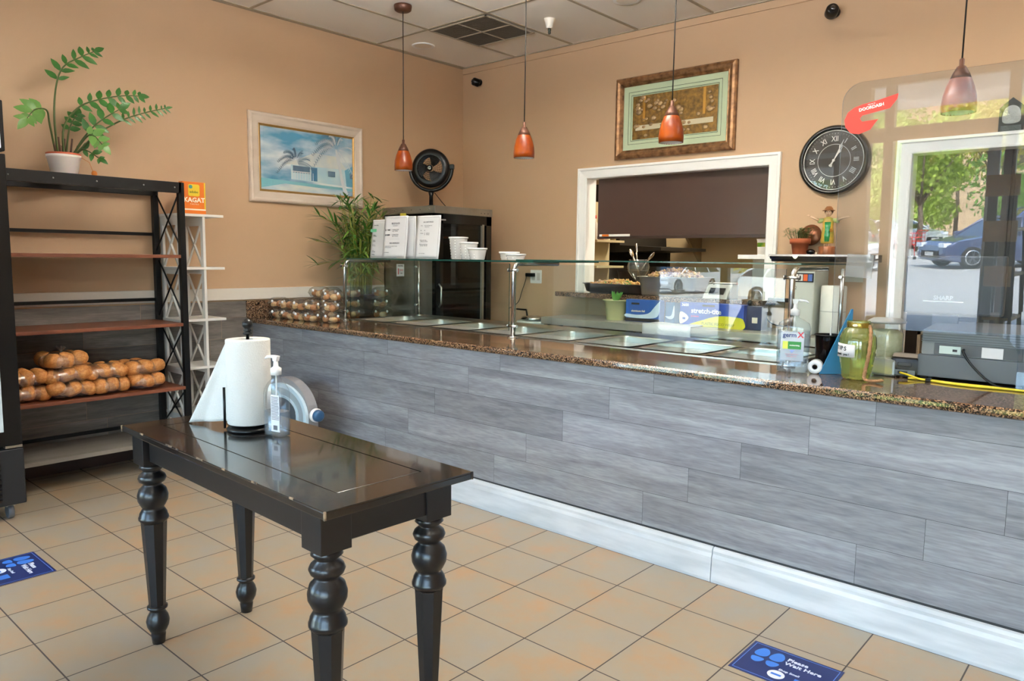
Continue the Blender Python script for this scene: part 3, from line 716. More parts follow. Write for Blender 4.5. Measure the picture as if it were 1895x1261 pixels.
# ------------------------------------------------------------------ rounded floor appliance behind the table
ap = thing('floor_appliance', 'rounded grey and pale blue appliance with blue knob on the floor by the counter', 'appliance', (-1.72, .10, 0), 0)
def el(rx_, rz_, a0=0, a1=PI, n=28): return [(rx_ * math.cos(a0 + (a1 - a0) * k / n), .40 + rz_ * math.sin(a0 + (a1 - a0) * k / n)) for k in range(n + 1)]
B().prism([(.295, .0)] + el(.295, .235) + [(-.295, .0)], -.10, -.03, 'y', .012).obj('housing', mat('grey plastic housing', '8e8e92', .4), ap)
def ring_(r0, z0, r1, z1, y0, y1, nm, m): B().prism([(r1, .03)] + el(r1, z1) + [(-r1, .03), (-r0, .03)] + list(reversed(el(r0, z0))) + [(r0, .03)], y0, y1, 'y', .003).obj(nm, m, ap)
ring_(.255, .168, .288, .197, -.120, -.098, 'pale_blue_ring', mat('pale blue plastic', 'c3d8e6', .3))
ring_(.185, .115, .255, .168, -.110, -.098, 'grey_blue_band', mat('grey blue plastic', 'a3b0ba', .35))
ring_(.165, .10, .185, .115, -.118, -.098, 'inner_ring', MATS['pale blue plastic'])
B().prism([(.165, .03)] + el(.165, .10) + [(-.165, .03)], -.106, -.098, 'y').obj('centre_panel', mat('slate plastic', '4c565e', .5), ap)
k_ = B().lathe([(.001, .322), (.034, .322), (.040, .33), (.038, .355), (.024, .364), (.001, .365)], (0, -.06, .415), 24, axis='x').obj('knob', mat('blue plastic', '2a557f', .3), ap)
B().lathe([(.001, .305), (.046, .305), (.046, .322), (.001, .322)], (0, -.06, .415), 24, axis='x').obj('knob_ring', M_whitepl, k_)
#@@NEXT
# ------------------------------------------------------------------ beach picture on the left wall
pc = thing('framed_beach_picture', 'cream framed picture of a white beach house and palms on the left wall', 'picture', (XL, .888, 2.228), 0)
M_fr = mat('whitewashed frame', 'd6c8ba', .5, nz=(12, 'c5b3a3', .3, (1, .3, 1))); M_gold = mat('thin gold fillet', 'b98f52', .35, .6)
def frame4(w, h, fw, prof, m, name, parent, T):
    """mitred frame; prof = list of (inset from outer edge, height off the wall)"""
    b = B(T); rings = []
    for ins, d in prof:
        rings.append([b.v((x, y, d)) for x, y in ((-w / 2 + ins, -h / 2 + ins), (w / 2 - ins, -h / 2 + ins), (w / 2 - ins, h / 2 - ins), (-w / 2 + ins, h / 2 - ins))])
    for a, c in zip(rings, rings[1:]):
        for i in range(4): b.f([a[i], a[(i + 1) % 4], c[(i + 1) % 4], c[i]])
    return b.obj(name, m, parent)
TL = Matrix(((0, 0, 1, 0), (1, 0, 0, 0), (0, 1, 0, 0), (0, 0, 0, 1)))     # local (u,v,depth) on the left wall: u -> y, v -> z, depth -> x
TBk = Matrix(((1, 0, 0, 0), (0, 0, -1, 0), (0, 1, 0, 0), (0, 0, 0, 1)))   # on the back wall: u -> x, v -> z, depth -> -y
PW_, PH_ = 1.085, .697
frame4(PW_, PH_, .1, [(0, .001), (0, .022), (.008, .034), (.02, .036), (.035, .028), (.07, .024), (.085, .018)], M_fr, 'frame', pc, TL)
frame4(PW_ - .17, PH_ - .17, .02, [(0, .018), (.004, .020), (.012, .014), (.018, .012)], M_gold, 'fillet', pc, TL)
cw, ch = PW_ - .19, PH_ - .19
M_sky = mat('painted sky', '4f9cc4', .5, nz=(3.2, 'e6eef0', .14, (1, .7, 2.2)))
M_sea = mat('painted sea', '7fc4d0', .5); M_sand = mat('painted sand', 'dfe6e2', .5, nz=(6, '9fc0d6', .16, (1, .5, 2)))
M_roof = mat('painted roof', 'e4e4d8', .5, nz=(10, 'c5d4dc', .25, (1, 1, 1))); M_bl1 = mat('painted blue wall', 'a9d4e4', .5, nz=(8, 'd6e4e4', .3, (1, 1, 1))); M_bl2 = mat('painted deep blue', '3f7fa8', .5)
M_fro = mat('painted slate frond', '5c7c98', .5); M_frw = mat('painted pale frond', 'd8dfe4', .5)
def pl(name, pts, d, m): return B(TL).prism([(x * cw / 2, y * ch / 2) for x, y in pts], d, d + .0004, 'z').obj(name, m, pr_canvas)
pr_canvas = B(TL).box(-cw / 2, cw / 2, -ch / 2, ch / 2, .002, .010).obj('canvas', M_sky, pc)
pl('sea', [(-1, -1), (1, -1), (1, -.72), (-1, -.62)], .0102, M_sea); pl('sand', [(-1, -1), (1, -1), (1, -.80), (.2, -.78), (-.5, -.74), (-.98, -.92)], .0106, M_sand)
pl('house_wall', [(-.38, -.58), (-.38, -.12), (1, -.10), (1, -.66)], .011, M_bl1)
pl('porch_shade', [(-.34, -.36), (-.34, -.14), (.02, -.14), (.02, -.36)], .0114, M_fro); pl('blue_door', [(.05, -.58), (.05, -.14), (.18, -.14), (.18, -.58)], .0115, M_bl2)
pl('roof', [(-.5, -.12), (.12, .34), (.62, .30), (.86, -.10)], .0118, M_roof); pl('right_gable', [(.80, -.12), (1, .06), (1, -.66), (.84, -.66)], .0119, mat('painted mid blue', '6fb3cf', .5))
pl('window', [(.42, -.38), (.42, -.2), (.58, -.2), (.58, -.38)], .0122, M_fro)
pl('window', [(.92, -.38), (.92, -.2), (.99, -.2), (.99, -.38)], .0122, M_fro)
b = B(TL)
for k in range(9): x = -.36 + k * .055; b.prism([(x * cw / 2, -.58 * ch / 2), ((x + .012) * cw / 2, -.58 * ch / 2), ((x + .012) * cw / 2, -.33 * ch / 2), (x * cw / 2, -.33 * ch / 2)], .0123, .0127)
b.prism([(-.38 * cw / 2, -.34 * ch / 2), (.05 * cw / 2, -.34 * ch / 2), (.05 * cw / 2, -.31 * ch / 2), (-.38 * cw / 2, -.31 * ch / 2)], .0123, .0127)
b.obj('porch_railing', M_frw, pr_canvas)
def palm(cx, cy, n, L_, name, m, a0, a1):
    b = B(TL); Rq = random.Random(int(cx * 100) + n)
    for k in range(n):
        a = a0 + (a1 - a0) * k / (n - 1); px_, py_ = cx * cw / 2, cy * ch / 2
        for j in range(1, 15):
            t = j / 15; x = px_ + L_ * t * math.cos(a); y = py_ + L_ * t * math.sin(a) - L_ * .55 * t * t
            for s_ in (-1, 1):
                aa = a - PI / 2 * .75 - .5 * t + (s_ > 0) * .9; l = L_ * .33 * (1 - .6 * t)
                q = [(x, y), (x + l * math.cos(aa) * .5 + .003, y + l * math.sin(aa) * .5), (x + l * math.cos(aa), y + l * math.sin(aa)), (x + l * math.cos(aa) * .5 - .003, y + l * math.sin(aa) * .5 - .002)]
                q = [(max(-cw / 2 + .003, min(cw / 2 - .003, u)), max(-ch / 2, min(ch / 2 - .003, v))) for u, v in q]
                b.poly([(u, v, .0128 + .0001 * k) for u, v in q])
    return b.obj(name, m, pr_canvas)
palm(-.28, .02, 7, .18, 'far_palm_fronds', M_fro, .2, PI + .2)
palm(.60, .62, 6, .24, 'near_palm_fronds', M_fro, 1.4, PI + .35); palm(.60, .56, 7, .22, 'pale_palm_fronds', M_frw, -.5, PI)
b = B(TL); b.prism([(x * cw / 2, y * ch / 2) for x, y in outline([(.60, .56), (.68, .3), (.72, -.1), (.80, -.6), (.88, -.95), (.80, -.95), (.72, -.6), (.66, -.1), (.60, .3)], 4)], .0132, .0136); b.obj('palm_trunk', M_frw, pr_canvas)
B(TL).box(-cw / 2, cw / 2, -ch / 2, ch / 2, .0165, .0168).obj('picture_glass', glass('picture glass', 'ffffff', .03), pc)

# ------------------------------------------------------------------ gilt framed relief on the back wall (plain stand-in inside)
rp_ = thing('framed_relief_picture', 'bronze framed picture with pale green mat above the kitchen opening', 'picture', (-.348, YB, 2.625), 0)
M_br = mat('mottled bronze gilt', '3f2517', .32, .5, nz=(22, 'b98a5e', .3, (1, 1, 1)), bump=.2, bscale=60)
RW, RH = 1.072, .662
frame4(RW, RH, .08, [(0, .001), (0, .028), (.01, .040), (.028, .046), (.048, .038), (.062, .022), (.068, .024), (.074, .018)], M_br, 'frame', rp_, TBk)
M_mat = mat('pale green mat board', 'b9c8a8', .8)
frame4(RW - .146, RH - .146, .1, [(0, .012), (.048, .012), (.049, .010), (.074, .010), (.075, .008), (.084, .002)], M_mat, 'mat_board', rp_, TBk)
for ins in (.046, .072):
    frame4(RW - .146 - 2 * ins, RH - .146 - 2 * ins, 0, [(0, .0122), (0, .0128), (.0025, .0128), (.0025, .0122)], M_inkd, 'mat_line', rp_, TBk)
M_rel = mat('dark bronze relief', '4a3a20', .4, .5, nz=(30, 'a87f3c', .3, (1, 1, 1)), bump=.5, bscale=60)
M_relg = mat('gold relief', 'b8893c', .35, .6, bump=.3, bscale=50)
iw, ih = RW - .146 - .168, RH - .146 - .168
rl = B(TBk).box(-iw / 2, iw / 2, -ih / 2, ih / 2, .001, .006).obj('relief_panel', M_rel, rp_)
B(TBk).box(-iw * .46, iw * .46, -ih * .30, -ih * .18, .006, .010, .002).obj('pale_band', mat('pale band', 'c9bd9f', .6, bump=.3, bscale=40), rl)
b = B(TBk); Rv = random.Random(12)
for k in range(46):
    b.sph((Rv.uniform(-.46, .46) * iw, Rv.uniform(-.44, .46) * ih, .007), Rv.uniform(.010, .022), 8, 6, (1.3, 1, .45))
o = b.obj('raised_leaf_relief', mat('silver brown relief', '8b6f55', .35, .4, nz=(40, 'c9a878', .25, (1, 1, 1))), rl); o['kind'] = 'stuff'
for sx in (-1, 1): B(TBk).prism([(sx * iw * .34, ih * .48), (sx * iw * .37, ih * .48), (sx * iw * .37, -ih * .1), (sx * iw * .34, -ih * .1)], .006, .010).obj('gold_bar', M_relg, rl)

# ------------------------------------------------------------------ pendants
M_pend = mat('rust canopy metal', '5d3a2a', .4, .4); M_cord = mat('dark cord', '1b1715', .5)
M_amb = mat('amber marbled glass', '7a2f0c', .28, spec=.3, coat=.15, nz=(9, 'b0560f', .22, (1, 1, 1)))
where = ['hanging nearest the left wall', 'in front of the plain tan wall beside the gilt picture', 'in front of the gilt framed picture', 'behind the clear acrylic counter shield']
for k, x in enumerate((-1.718, -.509, .577, 1.99)):
    t = thing('pendant_lamp', f'amber glass pendant lamp {where[k]}', 'pendant lamp', (x, 1.06, H - .0072), 0, 'amber pendants over the counter')
    B().lathe([(.001, -.045), (.05, -.044), (.062, -.036), (.066, -.01), (.066, 0)], n=28).obj('canopy', M_pend, t)
    zb = -(H - 2.118)
    B().tube([(0, 0, -.04), (.0015, 0, -.5), (0, 0, zb + .23)], .0035, 8).obj('cord', M_cord, t)
    B().lathe([(.006, zb + .235), (.010, zb + .23), (.010, zb + .205), (.018, zb + .20), (.034, zb + .17), (.043, zb + .146)], n=24).obj('socket_cap', M_pend, t)
    ou = [(.043, .148), (.055, .118), (.066, .075), (.070, .035), (.068, .004)]
    B().lathe([(r, zb + z) for r, z in ou] + [(r - .004, zb + z) for r, z in reversed(ou)], n=32, cap0=False, cap1=False).obj('glass_shade', M_amb, t)
    B().lathe([(.064, zb + .0045), (.0645, zb + .035), (.058, zb + .08)], n=28, cap0=False, cap1=False).obj('white_lining', mat('white inner glass', 'e8e2da', .4), t)
    B().sph((0, 0, zb + .06), .026, 14, 10).obj('bulb', mat('frosted bulb', 'f2eee6', .3), t)

# ------------------------------------------------------------------ ceiling fittings
vt = thing('air_vent', 'square perforated return air vent set in the ceiling grid', 'vent', (-1.70, 1.895, H - .008))
M_ven = mat('dark perforated vent', '3a332c', .6, bump=.4, bscale=220)
B().box(-.31, .31, -.285, .285, -.004, .001).obj('backing', M_ven, vt)
for x0, x1, y0, y1 in ((-.32, .32, -.295, -.28), (-.32, .32, .28, .295), (-.32, -.305, -.295, .295), (.305, .32, -.295, .295)): B().box(x0, x1, y0, y1, -.010, 0, .001).obj('frame', M_grid, vt)
for x0, x1, y0, y1, w in ((-.006, .006, -.28, .28, 0), (-.305, .305, -.006, .006, 0)): B().box(x0, x1, y0, y1, -.009, -.003).obj('divider', mat('beige vent bar', 'b9ab98', .5), vt)
b = B()
for k in range(-13, 14): b.box(-.305, .305, k * .0208 - .002, k * .0208 + .002, -.0062, -.004)
b.obj('slats', mat('vent slat', '6d6256', .5), vt)
for (x, y), lb_ in (((-2.42, 1.89), 'round white recessed ceiling light beside the air vent'), ((-.38, 2.03), 'round recessed ceiling light cut by the top edge of the view')):
    t = thing('recessed_light', lb_, 'ceiling light', (x, y, H))
    B().lathe([(.075, -.006), (.098, -.009), (.102, -.003), (.102, -.0005)], n=32, cap0=False).obj('trim_ring', M_white, t)
    B().lathe([(.001, -.004), (.076, -.004)], n=28, cap0=False).obj('lens', mat('white lens', 'e9e2d4', .4), t)
for k, (x, y) in enumerate(FILL_TRAYS):  # housings of the added fill lights, hung out of view
    t = thing('added_fill_tray', 'added slim white fill light tray over the customer area, ' + ['by the left wall', 'over the counter front', 'by the right wall', 'near the shopfront left', 'in front of the till', 'behind the till', 'near the shopfront right'][k], 'ceiling light', (x, y, 2.94))
    B().box(-.6, .6, -.15, .15, 0, .012).box(-.6, .6, -.15, -.14, 0, .03).box(-.6, .6, .14, .15, 0, .03).box(-.6, -.59, -.15, .15, 0, .03).box(.59, .6, -.15, .15, 0, .03).obj('tray', M_white, t)
    for sx in (-.5, .5): B().tube([(sx, 0, .01), (sx, 0, H - 2.9475)], .002, 5).obj('hanger_wire', M_steel, t)
t = thing('ceiling_sensor', 'small white cup fitting with dark tip hanging from the ceiling', 'sensor', (-1.08, 2.01, H))
B().lathe([(.044, -.001), (.042, -.012), (.034, -.03), (.027, -.06), (.024, -.075)], n=24).obj('white_cup', mat('off white plastic', 'efeade', .4), t)
B().lathe([(.013, -.075), (.014, -.09), (.011, -.093), (.012, -.110), (.008, -.118)], n=16).obj('dark_tip', mat('dark olive plastic', '3a3d30', .4), t)
def camera_(x, y, z, lb_, rot, s=1):
    t = thing('security_camera', lb_, 'security camera', (x, YB, z), 0)
    B(rx(90)).lathe([(.032 * s, .0), (.032 * s, .012), (.014 * s, .02), (.012 * s, .04)], (0, 0, 0), 20).obj('mount', M_blkpl, t)
    h = B(tr(0, -.06 * s, -.005) @ rz(rot) @ rx(-15)).lathe([(.030 * s, -.04 * s), (.038 * s, -.03 * s), (.038 * s, .02 * s), (.030 * s, .035 * s)], (0, 0, 0), 24, axis='y').obj('housing', M_blkpl, t)
    B(tr(0, -.06 * s, -.005) @ rz(rot) @ rx(-15)).lathe([(.018 * s, .035 * s), (.015 * s, .042 * s), (.001, .043 * s)], (0, 0, 0), 16, axis='y').obj('lens', mat('lens glass', '20232a', .05, coat=1), h)
    return t
camera_(-2.50, 0, 3.165, 'small black security camera in the corner by the left wall', -35)
camera_(.87, 0, 3.155, 'small black security camera high above the clock', 30, 1.1)

# ------------------------------------------------------------------ wall clock
ck = thing('wall_clock', 'round black wall clock with white roman numerals on the back wall', 'clock', (.928, YB, 2.158))
B(TBk).lathe([(.236, .001), (.240, .01), (.236, .045), (.225, .058), (.214, .060), (.205, .052), (.198, .04)], n=64, cap0=False, cap1=False).obj('rim', mat('black clock rim', '15130f', .25, coat=.3), ck)
M_cw = mat('clock silver', 'd5d5cf', .4)
B(TBk).lathe([(.197, .046), (.200, .050), (.203, .046)], n=64, cap0=False, cap1=False).obj('silver_ring', M_cw, ck)
fc = B(TBk).lathe([(.001, .030), (.205, .030)], n=64, cap0=False).obj('dial', mat('black dial', '191813', .45), ck)
b = B(TBk); b.lathe([(.108, .0302), (.1095, .0312), (.111, .0302)], n=48, cap0=False, cap1=False)
b.obj('inner_circle', M_cw, fc)
b = B(TBk)
for k in range(60):
    a = k * PI / 30; r0 = .180 if k % 5 else .176; b.box(0, 0, 0, 0, 0, 0) if 0 else b.prism([(r0 * math.sin(a) - .0008, r0 * math.cos(a)), (r0 * math.sin(a) + .0008, r0 * math.cos(a)), (.186 * math.sin(a) + .0008, .186 * math.cos(a)), (.186 * math.sin(a) - .0008, .186 * math.cos(a))], .0302, .0308)
b.obj('minute_marks', M_cw, fc)
for k, s_ in enumerate(['XII', 'I', 'II', 'III', 'IIII', 'V', 'VI', 'VII', 'VIII', 'IX', 'X', 'XI']):
    a = k * 30
    o = text(s_, .050, M_cw, fc, (0, 0, 0), (0, 0, 0), 'numeral', bold=.0006)
    o.matrix_local = TBk @ rz(-a) @ tr(0, .145, .0304) @ Matrix.Diagonal((.78, 1, 1, 1))
def hand(a, L_, d, name):
    b = B(TBk @ rz(-a)); b.prism([(-.003, -.035), (.003, -.035), (.0028, L_ * .55), (.011, L_ * .68), (.0035, L_ * .8), (.001, L_), (-.001, L_), (-.0035, L_ * .8), (-.011, L_ * .68), (-.0028, L_ * .55)], d, d + .0015)
    b.lathe([(.009, d), (.009, d + .003)], (0, 0, 0), 16); b.lathe([(.008, d), (.008, d + .0015)], (0, -.04, 0), 14)
    b.obj(name, M_cw, ck)
hand(24, .150, .034, 'minute_hand'); hand(33, .105, .0385, 'hour_hand')
B(TBk).lathe([(.001, .045), (.200, .045)], n=48, cap0=False).obj('clock_glass', glass('clock glass', 'ffffff', .05), ck)

# ------------------------------------------------------------------ outlet with plug
ol = thing('wall_outlet', 'white double wall outlet plate on the back wall', 'outlet', (-1.745, YB, 1.29))
B(TBk).prism(rrect(.135, .125, .008), .0005, .006, 'z').obj('cover_plate', M_white, ol)
for x in (-.03, .032): B(TBk).prism(rrect(.035, .07, .004, cx=x), .006, .008, 'z').obj('socket', mat('outlet socket', 'd8d6d0', .4), ol)
t = thing('plug_adapter', 'black plug with hanging cord in the white wall outlet', 'plug', (-1.79, YB, 1.305))
B().box(-.055, .04, -.045, -.009, -.016, .018, .004).obj('plug_body', M_blkpl, t)
B().tube([interp([Vector(p) for p in [(-.05, -.03, 0), (-.06, -.035, -.06), (-.09, -.05, -.16), (-.10, -.09, -.26), (-.12, -.2, -.315)]], k / 16) for k in range(17)], .003, 6).obj('cord', M_blkpl, t)

# ------------------------------------------------------------------ stainless display cabinet with fan
cbn = thing('glass_door_cabinet', 'tall stainless cabinet with black glass door behind the sneeze guard', 'cabinet', (-2.36, 2.015, 0))
M_sst = mat('dull stainless', 'a8a398', .38, .75, nz=(2, '968f82', .3, (1, 6, 1)))
CW0, CW1, CD0, CD1, CZ = -.345, .352, -.35, .345, 1.90
b = B(); b.box(CW0, CW1 - .05, CD0, CD0 + .02, .05, CZ - .025).box(CW0, CW1 - .05, CD1 - .02, CD1, .05, CZ - .025).box(CW0, CW0 + .02, CD0, CD1, .05, CZ - .025).box(CW0, CW1, CD0, CD1, .05, .12).box(CW0, CW1 - .05, CD0, CD1, CZ - .09, CZ - .02)
b.obj('steel_body', M_sst, cbn)
tp = B().box(CW0 - .01, CW1, CD0 - .012, CD1 + .01, CZ - .065, CZ, .003).obj('top_cap', M_sst, cbn)
b = B()
for k in range(6): b.sph((CW0 + .05 + k * .115, CD0 - .013, CZ - .03), .005, 8, 6)
for k in range(3): b.sph((CW1 + .001, CD1 - .05 - k * .045, CZ - .04), .005, 8, 6)
b.obj('rivets', mat('dark rivet', '5a554b', .4), tp)
B().box(-.10, -.02, CD0 - .0145, CD0 - .0125, CZ - .085, CZ - .055).obj('yellow_label', mat('yellow label', 'dccb4a', .5), tp)
d = B(); d.box(CW1 - .05, CW1, CD0, CD0 + .085, .12, CZ - .066, .003).box(CW1 - .05, CW1, CD1 - .07, CD1, .12, CZ - .066, .003).box(CW1 - .05, CW1, CD0, CD1, CZ - .15, CZ - .066, .003).box(CW1 - .05, CW1, CD0, CD1, .12, .25, .003)
d = d.obj('door_frame', mat('glossy black door', '090909', .18), cbn)
B().box(CW1 - .03, CW1 - .024, CD0 + .085, CD1 - .07, .25, CZ - .15).obj('door_glass', glass('dark door glass', '8d9490', .05, gain=1.0), d)
B().box(CW1 - .02, CW1 + .003, CD1 - .125, CD1 - .10, .25, CZ - .14).obj('steel_strip', M_sst, d)
B().tube([(CW1 + .005, CD0 + .03, 1.03), (CW1 + .035, CD0 + .03, 1.06), (CW1 + .035, CD0 + .03, 1.20), (CW1 + .005, CD0 + .03, 1.23)], .008).obj('handle', M_steel, d)
B().box(CW1 + .0005, CW1 + .002, CD0 + .03, CD0 + .045, CZ - .125, CZ - .112).obj('red_badge', M_red, d)
B().box(CW1 + .0005, CW1 + .002, CD0 + .05, CD0 + .115, CZ - .124, CZ - .112).obj('pale_badge', mat('pale badge', '9a9a98', .4), d)
B().box(CW0 + .02, CW0 + .025, CD0 + .02, CD1 - .02, .12, CZ - .09).obj('dark_liner', mat('dark liner', '1b1b1a', .5), cbn)
for z in (.95, 1.10, 1.26, 1.42, 1.58, 1.72): B().box(CW0 + .03, CW1 - .06, CD0 + .025, CD1 - .03, z, z + .012, .002).obj('rack_shelf', mat('dark steel shelf', '6a655c', .35, .8), cbn)

fn = thing('desk_fan', 'small round black fan standing on top of the stainless cabinet', 'fan', (-2.36, 1.93, CZ + .001), 30)
B().lathe([(.12, 0), (.118, .008), (.05, .02), (.02, .03)], n=32).obj('base', M_blkpl, fn)
B().tube([(0, 0, .02), (0, 0, .11), (0, 0, .155)], [.019, .017, .03], 14).obj('neck', M_blkpl, fn)
T_ = tr(0, 0, .355) @ rx(90)
yk = B(T_); yk.tube([(.195 * math.cos(a), .195 * math.sin(a), 0) for a in [PI + PI * k / 24 for k in range(25)]], [.017] * 25, 10); yk.obj('yoke', M_blkpl, fn)
for sx in (-1, 1): B(T_).box(sx * .195 - .02, sx * .195 + .02, -.01, .035, -.02, .02, .006).obj('pivot', M_blkpl, fn)
hd = B(T_).lathe([(.110, -.05), (.160, -.045), (.172, -.02), (.172, .025), (.160, .04), (.135, .048), (.118, .046)], n=48, cap0=False, cap1=False).obj('housing', M_blkpl, fn)
b = B(T_)
for r in (.028, .044, .060, .076, .092, .108): b.tube([(r * math.cos(a), r * math.sin(a), .05 - r * .05) for a in [2 * PI * k / 36 for k in range(36)]], .0018, 5, close=True)
for k in range(30):
    a = 2 * PI * k / 30; b.tube([(.025 * math.cos(a), .025 * math.sin(a), .05), (.075 * math.cos(a + .2), .075 * math.sin(a + .2), .048), (.122 * math.cos(a + .35), .122 * math.sin(a + .35), .044)], .0014, 4)
b.obj('grille', M_blkpl, hd)
b = B(T_)
for k in range(3):
    a0 = 2 * PI * k / 3 + .9
    b.grid(lambda u, v: ((.03 + .085 * v) * math.cos(a0 + 1.15 * (u - .5) + .3 * v), (.03 + .085 * v) * math.sin(a0 + 1.15 * (u - .5) + .3 * v), .02 - .03 * (u - .5)), 8, 4)
b.obj('blades', mat('fan blade', '141414', .4), hd)
B(T_).lathe([(.026, .045), (.024, .054), (.001, .056)], n=20).obj('hub', M_blkpl, hd)
o = text('G', .038, mat('silver mark', 'b9b9b9', .3, .5), hd, (0, 0, 0), (0, 0, 0), 'emblem', bold=.001); o.matrix_local = T_ @ tr(0, 0, .0565)
B().tube([(.03, .01, .14), (.10, .03, .05), (.14, .04, .006)], .0035, 6).obj('power_cord', M_blkpl, fn)

# ------------------------------------------------------------------ bamboo plant
bb = thing('bamboo_plant', 'bushy green bamboo plant behind the pastry boxes on the counter', 'potted plant', (-2.44, 1.20, .964))
B().lathe([(.085, 0), (.095, .005), (.12, .16), (.125, .165), (.125, .175), (.112, .175)], n=28).obj('pot', mat('dark brown pot', '3b2a20', .4), bb)
M_bs = mat('yellow green cane', 'a2a04a', .45, nz=(30, '74822e', .2, (1, 1, .4))); M_bl = leafmat('bamboo leaf', '5a9038', '3a6e28'); M_bl2 = leafmat('light bamboo leaf', '9cc058', '74a040')
b = B(); lf = B(); lf2 = B(); Rb = random.Random(3)
for k in range(60):
    a = Rb.random() * 2 * PI; r = .09 * math.sqrt(Rb.random()); h = .40 + .46 * Rb.random(); lean = .03 + .13 * Rb.random()
    x0, y0 = r * math.cos(a), r * math.sin(a); x1, y1 = x0 + lean * math.cos(a), y0 + lean * math.sin(a)
    pts = [Vector((x0 + (x1 - x0) * t * t, y0 + (y1 - y0) * t * t, .15 + h * t)) for t in (0, .25, .5, .75, 1)]
    b.tube(pts, [.0052, .005, .0045, .0035, .002], 6)
    for j in range(16):
        t = .35 + .65 * Rb.random(); p = interp(pts, min(t, .99)); aa = Rb.random() * 2 * PI
        d = Vector((math.cos(aa), math.sin(aa), Rb.uniform(-.45, .9))); p = p + d * .03 * Rb.random()
        leaf(lf if Rb.random() < .6 else lf2, p, d, Vector((0, 0, 1)), Rb.uniform(.09, .17), Rb.uniform(.014, .024), .1)
for pts in ([(-.02, -.05, .45), (-.08, -.18, .58), (-.16, -.34, .62)], [(0, -.05, .35), (-.06, -.18, .45), (-.14, -.34, .42)], [(0, 0, .55), (-.06, -.18, .74), (-.10, -.34, .82)], [(.04, 0, .5), (.14, -.04, .75), (.20, -.02, .88)], [(.0, 0, .5), (.02, -.08, .8), (-.02, -.14, .93)]):
    pts = [Vector(p) for p in pts]; b.tube([interp(pts, k / 8) for k in range(9)], .003, 5)
    for j in range(18):
        t = .35 + .65 * j / 17; p = interp(pts, min(t, .99)); aa = Rb.random() * 2 * PI
        d = (pts[2] - pts[0]).normalized() + Vector((math.cos(aa), math.sin(aa), Rb.uniform(-.7, .2))) * .7
        leaf(lf, p, d, Vector((0, 0, 1)), Rb.uniform(.10, .17), Rb.uniform(.014, .022), .1)
s_ = b.obj('canes', M_bs, bb); lf.obj('leaves', M_bl, bb); lf2.obj('pale_leaves', M_bl2, bb)

# ------------------------------------------------------------------ pastry clamshells
M_pas = mat('glazed pastry', 'dba068', .45, nz=(16, 'a85f30', .25, (1, 1, 1)), bump=.2, bscale=50); M_pas2 = mat('pale pastry', 'e3c9a0', .55, nz=(18, 'c99a5e', .2, (1, 1, 1)))
cs0 = None; ps0 = {}
ordw = ['bottom', 'second', 'third']
def clamshell(x, y, lay, lbl, n=3, rot=0):
    global cs0
    z = .9638 + lay * .0835
    if cs0 is None:
        cs0 = t = bpy.data.objects.new('pastry_clamshell', None); COL.objects.link(t); t.empty_display_size = .05
        B_ = B(); rings = []
        w = .073
        loft(B_, [(rrect(2 * w - .03, 2 * w - .03, .02, 4), 0), (rrect(2 * w - .022, 2 * w - .022, .022, 4), .012), (rrect(2 * w - .006, 2 * w - .006, .02, 4), .030), (rrect(2 * w, 2 * w, .02, 4), .031), (rrect(2 * w, 2 * w, .02, 4), .033)], cap1=False).obj('tray', M_clam, t)
        loft(B(), [(rrect(2 * w, 2 * w, .02, 4), .0345), (rrect(2 * w - .008, 2 * w - .008, .02, 4), .036), (rrect(2 * w - .020, 2 * w - .020, .022, 4), .060), (rrect(2 * w - .036, 2 * w - .036, .040, 4), .074), (rrect(2 * w - .060, 2 * w - .060, .038, 4), .080), (rrect(2 * w - .100, 2 * w - .100, .02, 4), .0815)], cap0=False).obj('lid', M_clam, t)
        for ax, ay in ((.0, -.066), (.064, .0)): B().sph((ax, ay, .050), .011, 12, 8, (1, .8, 1)).obj('glint_dome', mat('painted white glint', 'f2f4f8', .1, coat=.8), t.children[-1] if 0 else t)  # white domes stand in for light glints on the lid
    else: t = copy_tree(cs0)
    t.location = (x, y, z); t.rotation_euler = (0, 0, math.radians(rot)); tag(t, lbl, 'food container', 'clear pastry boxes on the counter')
    spots = [(-.028, -.026), (.03, -.02), (.0, .03)][:n]
    for i, (dx, dy) in enumerate(spots):
        m = M_pas if (i + lay) % 2 == 0 else M_pas2
        if m.name not in ps0:
            bq = B(); bq.lathe([(.001, .0), (.022, .0), (.034, .008), (.036, .020), (.030, .034), (.016, .044), (.001, .046)], n=20, cap0=False, cap1=False); o = ps0[m.name] = bq.obj('pastry', m)
        else: o = ps0[m.name].copy(); COL.objects.link(o)
        o.location = (x + dx, y + dy, z + .006); o.rotation_euler = (R.uniform(-.5, .5), R.uniform(-.5, .5), R.random() * 6); q_ = R.uniform(.72, .92); o.scale = (q_, q_, R.uniform(.8, 1.1))
        nm = lbl.replace('clear pastry clamshell, ', '')
        tag(o, 'round pastry in ' + nm, 'pastry', 'pastries, ' + nm)
